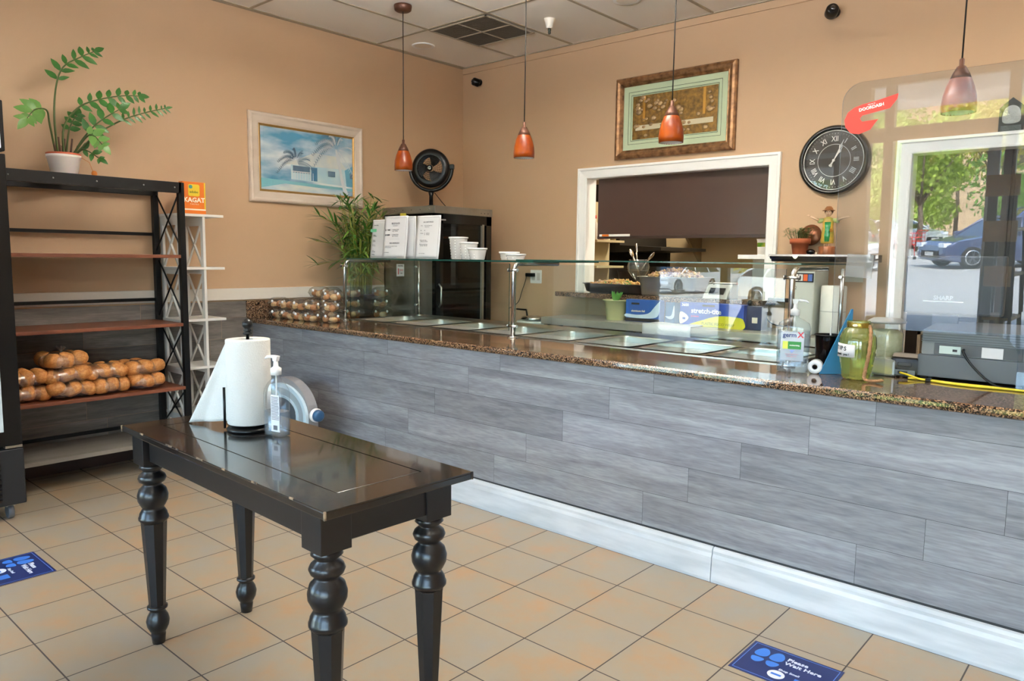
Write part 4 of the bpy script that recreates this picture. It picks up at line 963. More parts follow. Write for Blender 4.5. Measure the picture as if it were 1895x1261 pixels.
for x, y, n, wh, ro in ((-2.61, .52, 2, 'against the granite backsplash', 4), (-2.45, .515, 2, 'second stack along from the backsplash', -3), (-2.29, .52, 2, 'third stack along from the backsplash', 2), (-2.125, .515, 2, 'fourth stack along from the backsplash', -5),
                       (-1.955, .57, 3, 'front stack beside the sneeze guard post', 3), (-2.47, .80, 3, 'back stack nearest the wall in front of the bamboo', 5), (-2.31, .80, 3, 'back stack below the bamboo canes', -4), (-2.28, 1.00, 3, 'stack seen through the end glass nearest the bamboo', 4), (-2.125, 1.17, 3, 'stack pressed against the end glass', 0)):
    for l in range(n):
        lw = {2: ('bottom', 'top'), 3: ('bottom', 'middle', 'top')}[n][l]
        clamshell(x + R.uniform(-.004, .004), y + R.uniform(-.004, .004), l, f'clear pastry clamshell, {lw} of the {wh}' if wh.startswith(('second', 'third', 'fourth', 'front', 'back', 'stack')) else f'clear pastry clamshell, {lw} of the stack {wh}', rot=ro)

# ------------------------------------------------------------------ menu sheets and tubs on the glass shelf
ZS_ = ZG + .0055
def sheet(x, y, w, h, label, rot=0, build=None, lean=6):
    t = thing('menu_sheet', label, 'menu sheet', (x, y, ZS_ + .0008), rot, 'printed menu sheets on the glass shelf')
    T = rx(-lean) if 0 else Matrix.Rotation(math.radians(-lean), 4, 'X')
    bq = B(T); bq.grid(lambda u, v: (-w / 2 + w * u, .006 * math.sin(PI * v * 1.2) * (u - .2), h * v), 8, 10)
    o = bq.obj('paper', M_paper, t); md = o.modifiers.new('t', 'SOLIDIFY'); md.thickness = .0012; md.offset = -1
    b = B(T); e = .012; yy = -.0035
    for a in ((-w / 2 + e, w / 2 - e, e, e + .0015), (-w / 2 + e, w / 2 - e, h - e - .0015, h - e), (-w / 2 + e, -w / 2 + e + .0015, e, h - e), (w / 2 - e - .0015, w / 2 - e, e, h - e)): b.box(a[0], a[1], yy - .0003, yy, a[2], a[3])
    b.obj('printed_border', M_ink, t)
    h_ = bpy.data.objects.new('printing', None)
    def tx(s, size, u, v, m=M_ink, al='LEFT', bold=0, sx=1):
        o = text(s, size, m, t, (0, 0, 0), (0, 0, 0), 'printed_text', al, .0003, 1, bold); o.matrix_local = T @ tr(u, yy - .001, v) @ rx(90) @ Matrix.Diagonal((sx, 1, 1, 1))
    build(tx); return t
def m1(tx):
    tx('Chicken Adobo', .010, -.07, .255, M_ink); tx('Half tray\n$ 45 full tray', .009, -.07, .175, M_ink)
    tx('Pork and\nvegetables', .009, -.07, .135); tx('Beef stew\n& rice trays', .009, -.07, .10); tx('To go\norders daily', .009, -.07, .055); tx('Thank you', .009, -.07, .03)
def m2(tx):
    tx('RICE PLATE', .017, 0, .262, M_ink, 'CENTER', .0004); tx('served with rice', .008, 0, .245, M_ink, 'CENTER')
    tx('$   9.50', .016, -.105, .213, M_inkd, bold=.0005); tx('1 scoop of rice\nand 1 entree', .011, -.03, .211, M_inkd)
    tx('$ 12.00', .016, -.105, .176, M_inkd, bold=.0005); tx('1 scoop of rice\nand 2 entrees', .011, -.03, .174, M_inkd)
    tx('- - - - - - - - - - - - - - - - - - - -', .009, 0, .145, M_ink, 'CENTER'); tx('SIDE ORDER $5.00', .013, 0, .115, M_ink, 'CENTER', .0003)
    tx('Lumpia, fried rice, noodles or soup\nwith any rice plate', .009, -.10, .088); tx('no substitutions', .008, -.105, .045)
def m3(tx):
    tx('ALA CARTE PRICES', .012, 0, .265, M_ink, 'CENTER', .0004)
    tx('Plate      Small and large tray\n               served hot', .010, -.075, .235); tx('Bar         $2', .010, -.075, .205); tx('Lumpia    12    half tray\n               24    full tray', .010, -.075, .18)
    tx('Pancit party tray\n   $40 half   $75 full', .010, -.075, .13); tx('Barbecue party tray\n   $45 half   $85 full', .010, -.075, .10); tx('prices may change', .008, -.075, .04)
t = sheet(-1.885, .93, .19, .298, 'white menu sheet with a green highlight behind the other sheets', -6, m1)
B(Matrix.Rotation(math.radians(-6), 4, 'X')).prism(rrect(.085, .024, .006, cx=-.035, cy=0), -.0048, -.004, 'y').obj('green_highlight', M_green, t).location = (0, .0, .213)
sheet(-1.600, .945, .25, .315, 'blank white sheet tucked behind the priced menu', 8, lambda tx: None, 3)
sheet(-1.640, .895, .25, .318, 'white menu sheet with prices $9.50 and $12.00', 4, m2)
sheet(-1.285, .90, .245, .312, 'white menu sheet standing alone beside the plastic tubs', 2, m3)
M_tub = glass('frosted tub plastic', 'f4f4f4', .05, rough=.1, gain=1.0, haze=.42, hazecol='f2f2f2'); M_tubr = mat('white tub rim', 'ececec', .4)
for x, y, h, r0, r1, lb_ in ((-1.005, .95, .155, .050, .068, 'tallest translucent plastic tub with white measuring marks'), (-.855, .90, .118, .050, .065, 'medium translucent plastic tub beside the tallest one'), (-.735, .86, .078, .050, .067, 'short translucent plastic tub, third in the descending row'),
                             (-.555, .98, .055, .055, .069, 'shallow plastic tub farther back near the middle post'), (-.455, .93, .042, .055, .067, 'shallowest plastic tub directly beside the middle post')):
    t = thing('plastic_tub', lb_, 'plastic tub', (x, y, ZS_ + .0005), 0, 'translucent tubs on the glass shelf')
    B().lathe([(.001, .001), (r0 - .003, .001), (r0, .004), (r1 - .004, h - .01)], n=32, cap0=False, cap1=False).obj('cup', M_tub, t)
    B().lathe([(r1 - .005, h - .012), (r1 - .003, h - .010), (r1, h - .009), (r1 + .001, h), (r1 - .003, h + .001), (r1 - .005, h - .012)], n=32, cap0=False, cap1=False).obj('rim', M_tubr, t)
    if h > .03:
        b = B()
        for k in range(max(2, int(h / .02))):
            z = .015 + k * .019
            if z > h - .02: break
            rr = r0 + (r1 - .004 - r0) * z / h + .0008
            for a0, a1, hh in ((-2.45, -2.2 + .25 * (k % 2), .006), (-1.25, -1.1, .003)): b.prism([(rr * math.cos(a0 + (a1 - a0) * i / 6), rr * math.sin(a0 + (a1 - a0) * i / 6)) for i in range(7)] + [((rr - .0006) * math.cos(a1 + (a0 - a1) * i / 6), (rr - .0006) * math.sin(a1 + (a0 - a1) * i / 6)) for i in range(7)], z, z + hh)
        b.obj('measuring_marks', M_tubr, t)
#@@NEXT
# ------------------------------------------------------------------ kitchen behind the opening
M_kw = mat('kitchen cream wall', 'c9b48c', .7)
b = B(); b.box(XL, 3.0, 4.80, 4.90, 0, 3.0).box(XL - .1, XL, YB + .12, 4.9, 0, 3.0).box(3.0, 3.1, YB + .12, 4.9, 0, 3.0)
struct('wall_kitchen', b, M_kw)
struct('ceiling_kitchen', B().box(XL - .1, 3.1, YB + .12, 4.9, 2.75, 2.85), M_ceil)
kl = thing('kitchen_ceiling_light', 'long ceiling light fixture over the kitchen, hidden behind the brown blind', 'ceiling light', (-.2, 3.8, 2.745))
B().box(-.6, .6, -.15, .15, -.05, 0, .005).obj('fixture', M_white, kl)
B().box(-.56, .56, -.12, .12, -.054, -.050).obj('diffuser', mat('lit diffuser', 'ffffff', .4, emit='fff0d8', es=26), kl)
sl = thing('pass_through_sill', 'dark speckled granite sill slab across the kitchen opening', 'sill', (0, 0, 0))
B().prism(rrect(1.86, .62, .03, cx=-.375, cy=2.72), 1.137, 1.177, 'z', .004).obj('slab', M_gran, sl)
sl['label'] = 'dark speckled granite sill slab across the bottom of the kitchen opening'
bl = thing('roller_blind', 'large dark brown panel blind covering the upper part of the kitchen opening', 'blind', (-.345, YB + .085, 1.66))
B().box(-.77, .785, -.004, .004, 0, .50).obj('fabric', mat('dark brown blind', '4d3932', .3, coat=.15), bl)
B().box(-.77, .785, -.009, .009, -.022, .004, .003).obj('bottom_rail', mat('brown rail', '3c2b26', .4), bl)
t = thing('white_tube_light_label', 'thin white strip with an orange end on the lower edge of the brown blind', 'strip', (-.93, YB + .07, 1.668))
B().box(-.155, .16, -.004, .001, -.010, .010, .002).obj('white_strip', M_white, t); B().box(-.125, -.055, -.005, -.0035, -.009, .009).obj('orange_end', M_or, t)
t.name = 'white_strip_label'
sv = thing('kitchen_wall_shelf', 'steel shelf on triangular brackets high on the kitchen wall', 'shelf', (-.62, 4.60, 1.745))
B().box(-.62, .62, -.19, .19, 0, .03, .003).obj('shelf_board', mat('grey steel shelf', '8f8c86', .4, .7), sv)
for x in (-.55, .45): B().prism([(-.19, 0), (.19, 0), (.19, -.30), (.17, -.30)], x, x + .03, 'x').obj('bracket', mat('beige bracket', '9c8a6a', .5), sv)
for k, (x, w, c, lb_) in enumerate(((-.42, .12, 'b5b2a8', 'small grey carton at the end of the kitchen wall shelf'), (-.16, .14, '8c2f24', 'red packet on the kitchen wall shelf'), (.04, .07, 'd9d9d5', 'small white tub on the kitchen wall shelf'), (.24, .20, '9c3324', 'wide red and brown packet on the kitchen wall shelf'), (.48, .12, '5a4a3a', 'dark carton on the kitchen wall shelf'))):
    t = thing('shelf_packet', lb_, 'packet', (-.62 + x, 4.58, 1.776)); B().box(-w / 2, w / 2, -.06, .06, 0, .10, .01).obj('packet_body', mat('packet ' + c, c, .5), t)
    B().box(-w / 2 + .01, w / 2 - .01, -.0615, -.0598, .035, .065).obj('packet_band', M_cr, t)
hd_ = thing('range_hood', 'dark range hood shape at the left inside the kitchen', 'range hood', (-1.75, 3.9, 0))
M_dk = mat('dark sooty metal', '17140f', .5)
b = B(); b.prism([(-.5, 1.50), (.86, 1.55), (.86, 1.58), (.40, 1.60), (.35, 2.2), (-.5, 2.2)], -.4, .5, 'y'); b.obj('hood', M_dk, hd_)
B().box(-.5, .4, -.1, .5, 0, 1.2).obj('range', M_dk, hd_)
B().box(-.5, .45, .44, .5, 1.2, 1.6).obj('backguard', mat('dark brown metal', '2e2519', .45, .3), hd_)
B().lathe([(.001, 1.20), (.14, 1.20), (.17, 1.34), (.178, 1.345), (.165, 1.345)], (.25, .1, 0), 24).obj('stock_pot', mat('dark pot', '2b2b2d', .3, .7), hd_)
t = thing('kitchen_fryer_stack', 'grey steel kitchen equipment below the wall shelf', 'kitchen equipment', (.1, 4.35, 0))
B().box(-.55, .45, -.3, .4, 0, .9, .01).obj('steel_cabinet', M_sst, t); B().box(-.55, .45, -.3, .4, .905, .93, .005).obj('worktop', M_steel, t)
B().box(.32, .45, -.3, .1, .935, 1.75, .01).obj('upright_column', mat('dark grey column', '3d3a38', .5), t)
t = thing('spice_shelf', 'narrow beige shelf with bottles just inside the kitchen jamb', 'shelf', (-1.36, 3.16, 0))
B().box(-.10, -.05, -.2, .25, 0, 2.0).box(-.1, .12, -.2, .25, 1.38, 1.40).box(-.1, .12, -.2, .25, 1.62, 1.64).obj('side_board', mat('beige laminate', 'b9ab86', .5), t)
for k, (y, c) in enumerate(((-.12, 'cfc9bb'), (-.02, '9c5a2c'), (.08, 'd8d4c4'), (.18, '7c6a48'))):
    b_ = thing('spice_bottle', ['cream spice bottle nearest the kitchen jamb', 'brown spice bottle inside the kitchen jamb', 'pale spice bottle inside the kitchen jamb', 'olive spice bottle deepest inside the kitchen jamb'][k], 'bottle', (-1.33, 3.16 + y, 1.6405))
    B().lathe([(.03, 0), (.032, .005), (.032, .14), (.015, .17), (.014, .20)], n=16).obj('bottle_body', mat('spice ' + c, c, .4), b_); B().lathe([(.017, .195), (.017, .225)], n=14).obj('cap', M_whitepl if k % 2 else M_red, b_)
bk = thing('seasoning_bucket', 'white plastic bucket with a green and yellow label behind the opening', 'bucket', (.315, 3.05, 1.51))
B().lathe([(.058, 0), (.062, .004), (.068, .112), (.071, .114), (.071, .124), (.001, .125)], n=28).obj('bucket_body', M_whitepl, bk)
B().lathe([(.0630, .025), (.0672, .095)], n=28, cap0=False, cap1=False).obj('label_band', mat('green yellow label', '5a9a2a', .45, nz=(14, 'd9cf3a', .12, (1, 1, 1))), bk)
t = thing('kitchen_ledge', 'white ledge carrying the seasoning bucket', 'ledge', (.30, 3.03, 0)); B().box(-.13, .16, -.17, .13, 1.475, 1.508, .004).obj('ledge_board', M_white, t); B().box(-.10, .14, .05, .12, 0, 1.475).obj('support', M_sst, t)

t = thing('added_dark_cabinet', 'added tall dark cabinet keeping the view through the white-cased doorway dark', 'cabinet', (1.9, 3.55, 0))  # added so the doorway stays dark behind the shield's reflections
B().box(-.85, .85, -.3, .3, 0, 2.4, .01).obj('added_cabinet_body', mat('near black added cabinet', '1a1a1a', .5), t)
for x in (-.42, .42): B().box(x - .41, x + .41, -.315, -.3, .05, 2.35, .004).obj('cabinet_door', mat('dark charcoal laminate', '202122', .45), t)
t = thing('doorway_shelf_unit', 'small beige shelf unit low inside the white-cased doorway', 'shelf unit', (1.62, 2.98, 0))
B().box(-.14, .16, -.12, .12, .98, 1.0).box(-.14, .16, -.12, .12, .60, .62).box(-.14, -.12, -.12, .12, 0, 1.0).box(.14, .16, -.12, .12, 0, 1.0).obj('shelf_frame', mat('brown laminate', '8b7a62', .5), t)
# food on the sill
M_food = mat('browned meat', '9a6f4e', .6, nz=(40, 'd3b08c', .25, (1, 1, 1)), bump=.3, bscale=80); M_food2 = mat('crisp orange topping', 'b8743a', .55, nz=(30, 'd9b25a', .2, (1, 1, 1))); M_herb = mat('green herb', '4f8a3a', .5)
rt = thing('roasting_pan', 'dark oval roasting pan heaped with food on the granite sill', 'pan', (-.775, 2.60, 1.178))
oval = lambda a_, b_, n=36: squircle(a_, b_, n, 2.8)
b = B(); loft(b, [(oval(.24, .13), 0), (oval(.275, .155), .012), (oval(.295, .172), .072), (oval(.310, .186), .076), (oval(.310, .186), .080), (oval(.290, .168), .078), (oval(.270, .150), .02), (oval(.24, .13), .008)]); b.obj('pan_body', mat('dark enamel', '33353b', .3, .2), rt)
def heap(name, parent, n, rxx, ryy, z0, hh, ms, seed, sz=.022):
    Rh = random.Random(seed); bs = [B() for _ in ms]
    for k in range(n):
        u = Rh.uniform(-1, 1); v = Rh.uniform(-1, 1)
        if u * u + v * v > 1: continue
        b = bs[Rh.choice(range(len(ms))) if Rh.random() < .5 else 0]
        T0 = b.T; b.T = T0 @ tr(u * rxx, v * ryy, z0 + hh * (1 - u * u * .8 - v * v * .6) * Rh.uniform(.6, 1)) @ Matrix.Rotation(Rh.random() * 6, 4, Vector((Rh.random(), Rh.random(), Rh.random() + .1)).normalized())
        s_ = sz * Rh.uniform(.6, 1.2); b.sph((0, 0, 0), s_, 7, 5, (1.4, .7, .5)); b.T = T0
    base = B(); base.grid(lambda u, v: (rxx * (2 * u - 1), ryy * (2 * v - 1) * math.sqrt(max(0, 1 - (2 * u - 1) ** 2)), z0 - .004 + hh * .6 * (1 - (2 * u - 1) ** 2)), 14, 8); base.obj(name + '_base', ms[0], parent)
    for i, (b, m) in enumerate(zip(bs, ms)):
        o = b.obj(name, m, parent); o['kind'] = 'stuff'
heap('noodle_topping', rt, 420, .26, .145, .055, .055, [M_food2, M_food, M_herb], 5, .016)
sp = thing('steel_food_pan', 'deep stainless pan full of chopped meat on the granite sill', 'food pan', (-.215, 2.58, 1.178))
b = B(); loft(b, [(rrect(.46, .26, .03), 0), (rrect(.475, .275, .035), .008), (rrect(.505, .305, .04), .145), (rrect(.54, .335, .045), .147), (rrect(.54, .335, .045), .151), (rrect(.50, .30, .04), .150), (rrect(.47, .27, .035), .012)]); b.obj('pan_body', mat('satin light steel', 'c3c4c2', .35, .85), sp)
heap('chopped_meat', sp, 420, .23, .13, .125, .085, [M_food, mat('reddish meat', '7c4a34', .6), M_food2], 9, .022)
sc_ = thing('kitchen_scale', 'small grey and white digital scale on the sill beside the opening jamb', 'scale', (.20, 2.52, 1.178))
B().prism([(-.10, 0), (.10, 0), (.10, .035), (-.02, .095), (-.10, .095)] if 0 else [(-.09, 0), (.10, 0), (.10, .105), (-.0, .105)], -.10, .10, 'x', .004).obj('scale_body', mat('light grey plastic', 'c4c6c6', .4), sc_)
sc_.children[0].location = (0, 0, 0)
B(tr(0, -.048, .054) @ rx(49.5)).box(-.06, .06, -.03, .03, -.001, .004).obj('display', mat('dark display', '23262b', .2), sc_)
B().box(-.095, .095, .0, .1, .108, .116, .003).obj('platter', M_steel, sc_)
bw = thing('spoon_vase', 'clear round glass bowl holding serving spoons above the roasting pan', 'vase', (-.735, 2.865, 1.178))
B().lathe([(.001, .001), (.05, .002), (.055, .006), (.02, .03), (.018, .10), (.05, .13), (.088, .18), (.095, .225), (.085, .27), (.080, .285)], n=32, cap0=False, cap1=False).obj('glass_bowl', glass('vase glass', 'eef2f0', .06, gain=1.4, haze=.04), bw)
M_sil = mat('spoon steel', 'c9c2b4', .2, 1)
def spoon(x0, x1, y1, z1, lbl, flip, rr=.03):
    t = thing('serving_spoon', lbl, 'spoon', (-.735, 2.865, 1.178), 0, 'serving spoons in the clear bowl')
    p0 = Vector((x0, 0, .14)); p1 = Vector((x1, y1, z1)); b = B()
    b.tube([p0, p0.lerp(p1, .5), p1], [.005, .006, .007], 8); d = (p1 - p0).normalized()
    if not flip: b.T = tr(*(p1 + d * .03)) @ d.to_track_quat('Z', 'Y').to_matrix().to_4x4(); b.sph((0, 0, 0), .038, 14, 10, (.72, .28, 1.1))
    b.obj('spoon_body', M_sil, t)
spoon(.02, -.06, 0, .31, 'large steel spoon leaning to the wok side in the clear bowl', False); spoon(-.02, .10, .01, .29, 'large steel spoon leaning to the meat pan side in the clear bowl', False)
spoon(.0, -.03, .0, .42, 'pale upright handle sticking out of the clear bowl', True)

# ------------------------------------------------------------------ stainless prep table under the sill
pt_ = thing('prep_table', 'long stainless prep table against the back wall under the kitchen sill', 'table', (0, 0, 0))
b = B().box(-1.22, 1.34, 2.14, 2.66, .955, .972, .002).box(-1.22, 1.34, 2.136, 2.15, .915, .972, .002); b.obj('tabletop', mat('light prep steel', 'b9b4a8', .42, .5), pt_)
for x in (-1.18, -.36, -.28, .46, .54, 1.28):
    for y in (2.17, 2.62): B().box(x - .018, x + .018, y - .018, y + .018, 0, .956).obj('leg', M_steel, pt_)
B().box(-1.2, 1.3, 2.16, 2.64, .35, .37).obj('lower_shelf', mat('mid grey steel', '6f6f6e', .4, .9), pt_)  # lower shelf in a darker grey than the tabletop
for x in (-.9, -.05, .9): B().box(x - .28, x + .28, 2.16, 2.62, .50, .80, .01).obj('under_cabinet', mat('charcoal steel', '3a3d42', .35, .6), pt_)
PZ = .9725
t = thing('cream_bucket', 'cream plastic tub with a green leaf tip on the prep table', 'tub', (-.62, 2.36, PZ))
B().lathe([(.072, 0), (.075, .004), (.094, .155), (.108, .157), (.108, .163), (.094, .163), (.090, .15)], n=32).obj('tub_body', mat('cream plastic', 'dcd9a4', .4), t)
b = B(); Rl = random.Random(2)
for k in range(9): a = Rl.random() * 6.3; leaf(b, Vector((0, 0, .14)), Vector((math.cos(a) * .5, math.sin(a) * .5, 1)), Vector((0, -1, .2)), .10, .03)
b.obj('green_leaves', M_herb, t)
def film_box(x, y, w, h, d, lab, c1, rot=0, kind=0):
    t = thing('wrap_box', lab, 'box', (x, y, PZ), rot)
    bd = B().box(-w / 2, w / 2, -d / 2, d / 2, 0, h, .002).obj('carton', mat('carton ' + c1, c1, .4), t)
    return t, bd, -d / 2
t, bd, yf = film_box(-.36, 2.38, .30, .175, .08, 'blue carton of foil lying beside the cream tub', '1f57a8', 4)
B(tr(0, yf, 0)).prism(outline([(-.145, .06), (-.05, .055), (.05, .07), (.10, .12), (.145, .168), (.145, .15), (.13, .05), (.02, .03), (-.145, .035)], 5), -.0012, -.0002, 'y').obj('pale_swoosh', mat('pale blue print', 'c9dcf0', .4), bd)
B(tr(0, yf, 0)).box(-.10, -.03, -.0012, 0, .135, .150).obj('dark_logo_bar', M_inkd, bd); text('aluminum foil', .022, M_cr, bd, (-.04, yf - .001, .085), bold=.0004)
B(tr(0, yf, 0)).box(-.147, .147, -.001, 0, .003, .028).obj('black_base_band', M_inkd, bd)
t, bd, yf = film_box(-.155, 2.46, .11, .165, .07, 'short pale blue carton tucked behind the foil carton', '3c6f9c', -20)
B(tr(0, yf, 0)).prism(outline([(-.05, .05), (.02, .06), (.05, .14), (.052, .05), (0, .03)], 5), -.0012, -.0002, 'y').obj('pale_swoosh', MATS['pale blue print'], bd)
t, bd, yf = film_box(.235, 2.37, .52, .175, .10, 'large blue and yellow carton of plastic food wrap', '2f4fae', -3)
B(tr(0, yf, 0)).prism(outline([(-.18, .002), (-.08, .045), (.06, .085), (.20, .085), (.258, .07), (.258, .002), (.05, .002)], 5), -.0012, -.0002, 'y').obj('yellow_panel', mat('yellow carton print', 'd3cf2e', .4), bd)
B(tr(0, yf, 0)).prism(outline([(-.257, .10), (-.21, .088), (-.185, .06), (-.21, .03), (-.257, .015)], 5), -.0012, -.0002, 'y').obj('white_badge', M_cr, bd)
text('stretch-tite', .052, M_white, bd, (-.04, yf - .001, .115), bold=.0012, sx=1.05); text('3600', .030, M_white, bd, (-.215, yf - .001, .155), bold=.0006)
B(tr(0, yf, 0)).box(-.07, .03, -.0012, 0, .150, .164).obj('dark_logo_bar', M_inkd, bd); text('PLASTIC FOOD WRAP', .028, mat('olive ink', '7c7a1c', .5), bd, (.06, yf - .0016, .025), sx=.95)
text('premium', .018, mat('pink ink', 'e0558c', .5), bd, (-.13, yf - .001, .075)); B(tr(0, yf, 0)).box(-.235, -.21, -.002, -.001, .045, .062).obj('badge_mark', MATS['carton 2f4fae'], bd)
t = thing('blue_carton', 'tall dark blue carton standing at the end of the wrap carton', 'box', (.535, 2.40, PZ)); B().box(-.07, .07, -.05, .05, 0, .17, .003).obj('carton', mat('dark blue carton', '1f2a52', .4), t)
B().lathe([(.016, .17), (.018, .19), (.012, .21), (.001, .212)], (-.04, -.01, 0), 14).obj('black_cap', M_blkpl, t); B().box(.0, .04, -.0515, -.0498, .05, .09).obj('pale_label', M_cr, t)
tw = thing('white_towel', 'folded white towel hanging over the front of the prep table', 'towel', (.0, 0, 0))
def towel(u, v):
    x = -.23 + .40 * u; s_ = v * .46
    if s_ < .20: return (x, 2.33 - s_, .977 + .003 * math.sin(9 * u))
    return (x + .01 * math.sin(3 * v), 2.128 - .004 * math.sin(14 * u) - .003, .977 - (s_ - .20))
o = B().grid(towel, 20, 24).obj('cloth', mat('white terry cloth', 'd9dde0', .95, bump=.4, bscale=150), tw); md = o.modifiers.new('t', 'SOLIDIFY'); md.thickness = .006; md.offset = 1
t = thing('hot_plate', 'small round appliance with a pale plate on a low stand left of the prep table', 'appliance', (-1.42, 2.28, .0))
B().box(-.22, .18, -.16, .2, 0, .88, .01).obj('stand', mat('charcoal steel', '3a3d42', .35, .6), t)
B().lathe([(.14, .885), (.15, .89), (.15, .915), (.14, .92), (.001, .92)], n=32).obj('pale_plate', mat('mint white enamel', 'cfdcd6', .3), t)
B().lathe([(.10, .925), (.115, .93), (.10, .955), (.03, .965), (.001, .966)], n=32).obj('steel_dish', M_chrome, t); B().tube([(-.10, .03, .955), (-.17, .1, 1.0), (-.30, .12, 1.0)], .008).obj('black_handle', M_blkpl, t)

# ------------------------------------------------------------------ wall shelf, small plant, figurine
ws = thing('wall_ledge_shelf', 'black moulded wall shelf carrying the terracotta pot and figurine', 'shelf', (.99, YB, 1.475))
b = B(); b.prism([(0, .035), (-.27, .035), (-.275, .022), (-.255, .018), (-.245, .004), (-.225, .0), (-.215, -.014), (0, -.014)], -.39, .28, 'x'); b.obj('shelf_body', mat('black lacquer', '14110f', .2, coat=.4), ws)
B().prism(outline([(-.02, .030), (.02, .030), (.012, .012), (0, .004), (-.012, .012)], 4), -.2785, -.2745, 'y').obj('silver_ornament', M_chrome, ws); ws.children[-1].location = (-.20, 0, 0)
tp_ = thing('terracotta_pot_plant', 'small leafy seedlings in a terracotta pot on the black wall shelf', 'potted plant', (.775, 2.54, 1.5105))
M_ter = mat('terracotta', 'b4603c', .75, nz=(9, 'a4532f', .3, (1, 1, 1)))
B().lathe([(.045, 0), (.047, .003), (.058, .072), (.068, .073), (.071, .108), (.066, .110), (.062, .100), (.001, .098)], n=32).obj('pot', M_ter, tp_)
b = B(); c = B(); Rp = random.Random(4)
for k in range(46):
    a = Rp.random() * 6.3; r = .05 * math.sqrt(Rp.random()); x, y = r * math.cos(a) - (.02 if k % 3 == 0 else -.01), r * math.sin(a); h = Rp.uniform(.04, .085); q = Vector((x * 1.5, y * 1.4, .10 + h)); b.tube([(x, y, .098), q], .0012, 4)
    for j in range(4): aa = Rp.random() * 6.3; leaf(c, q - Vector((0, 0, .008 * j)), Vector((math.cos(aa), math.sin(aa), .3)), Vector((0, 0, 1)), .028, .016)
b.obj('seedling_stems', M_stem, tp_); c.obj('seedling_leaves', mat('fresh leaf', '55822f', .5), tp_)
t = thing('copper_disc', 'round copper disc leaning behind the small terracotta pot plant', 'disc', (.80, 2.66, 1.5105)); B(rx(-8)).lathe([(.001, 0), (.072, 0), (.075, .006), (.072, .012), (.001, .012)], (0, 0, .078), 28, axis='y').obj('disc_body', mat('copper brown', '7c4b2e', .35, .5), t); t.children[0].location.z = .06
fg = thing('child_figurine', 'ceramic child figurine in green and gold robe with arms spread on a brown base', 'figurine', (.955, 2.55, 1.5105), 12)
B().lathe([(.052, 0), (.054, .004), (.050, .03), (.054, .052), (.050, .056), (.001, .056)], n=40, flute=lambda a: 1 + .04 * math.cos(14 * a)).obj('brown_base', mat('brown glazed base', '8f5a38', .3, nz=(20, 'b8704a', .2, (1, 1, .3))), fg)
rb = B(); loft(rb, [(squircle(.040, .026, 28, 2.2), .075), (squircle(.043, .028, 28, 2.2), .085), (squircle(.040, .026, 28, 2.2), .14), (squircle(.034, .022, 28, 2.2), .19), (squircle(.037, .022, 28, 2.2), .225), (squircle(.030, .019, 28, 2.2), .245), (squircle(.012, .012, 28, 2.2), .255)]); rb = rb.obj('robe', mat('olive gold robe', '8f8a3a', .3, nz=(30, 'c29a3c', .15, (1, 1, 1))), fg)
loft(B(), [(squircle(.027, .030, 24, 2.2), .088), (squircle(.028, .031, 24, 2.2), .13), (squircle(.024, .027, 24, 2.2), .18), (squircle(.027, .026, 24, 2.2), .22)]).obj('green_apron', mat('glossy green glaze', '12703c', .1, coat=.6, nz=(40, '3aa05c', .12, (1, 1, 1))), fg)
M_skin = mat('painted ceramic skin', 'dcb898', .4)
hdm = B(); hdm.lathe([(.010, .25), (.010, .262)], n=14).sph((0, -.002, .284), .026, 20, 14, (.88, .92, 1.1)).sph((0, -.027, .281), .004, 8, 6, (.8, 1, 1.2)); hdm = hdm.obj('head', M_skin, fg)
for sx in (-1, 1): B().sph((sx * .0085, -.0245, .288), .0028, 8, 6, (1.2, .5, .8)).obj('eye', M_inkd, hdm); B().sph((sx * .0232, 0, .284), .005, 8, 6, (.5, 1, 1.4)).obj('ear', M_skin, hdm)
B().box(-.006, .006, -.0275, -.0255, .2690, .2708, .0005).obj('mouth', mat('painted mouth', 'a8503c', .5), hdm)
B().sph((0, .006, .293), .029, 20, 12, (1, 1, 1)).obj('hair', mat('brown hair paint', '6d4425', .5, bump=.5, bscale=150), hdm)
B().lathe([(.001, .328), (.016, .326), (.026, .312), (.030, .302), (.040, .300), (.041, .297), (.028, .298)], n=28).obj('hat', mat('brown hat', '8b5c34', .55), fg)
for sx, tip in ((-1, (-.115, -.01, .262)), (1, (.115, -.01, .250))):
    b = B(); b.tube([(sx * .028, 0, .235), (sx * .052, 0, .228), (sx * .062, -.003, .232)], [.013, .017, .018], 12); b.obj('sleeve', mat('pale green sleeve', 'a9b87a', .35), fg)
    b = B(); q = Vector(tip); b.tube([(sx * .055, -.002, .231), (sx * .085, -.006, .245), q], [.009, .007, .0055], 10); b.sph(q + Vector((sx * .008, -.002, .003)), .008, 10, 8, (1.2, .7, .6))
    for f_ in range(4): b.tube([q + Vector((sx * .012, -.004 + .003 * f_, .002)), q + Vector((sx * (.022 + .002 * (f_ in (1, 2))), -.005 + .0035 * f_, .006))], .0017, 6)
    b.tube([q + Vector((sx * .004, -.006, .004)), q + Vector((sx * .012, -.010, .009))], .0018, 6); b.obj('arm', M_skin, fg)
for sx in (-1, 1): B().tube([(sx * .014, -.004, .076), (sx * .014, -.006, .060)], .007, 10).sph((sx * .014, -.012, .060), .008, 10, 8, (.8, 1.5, .55)).obj('foot', M_skin, fg)
b = B()
for k in range(6): a = k * 1.05; b.sph((.024 + .008 * math.cos(a), -.030, .165 + .009 * math.sin(a)), .004, 8, 6)
b.obj('gold_flowers', mat('orange gold flower', 'd08a2c', .3, .3), rb)
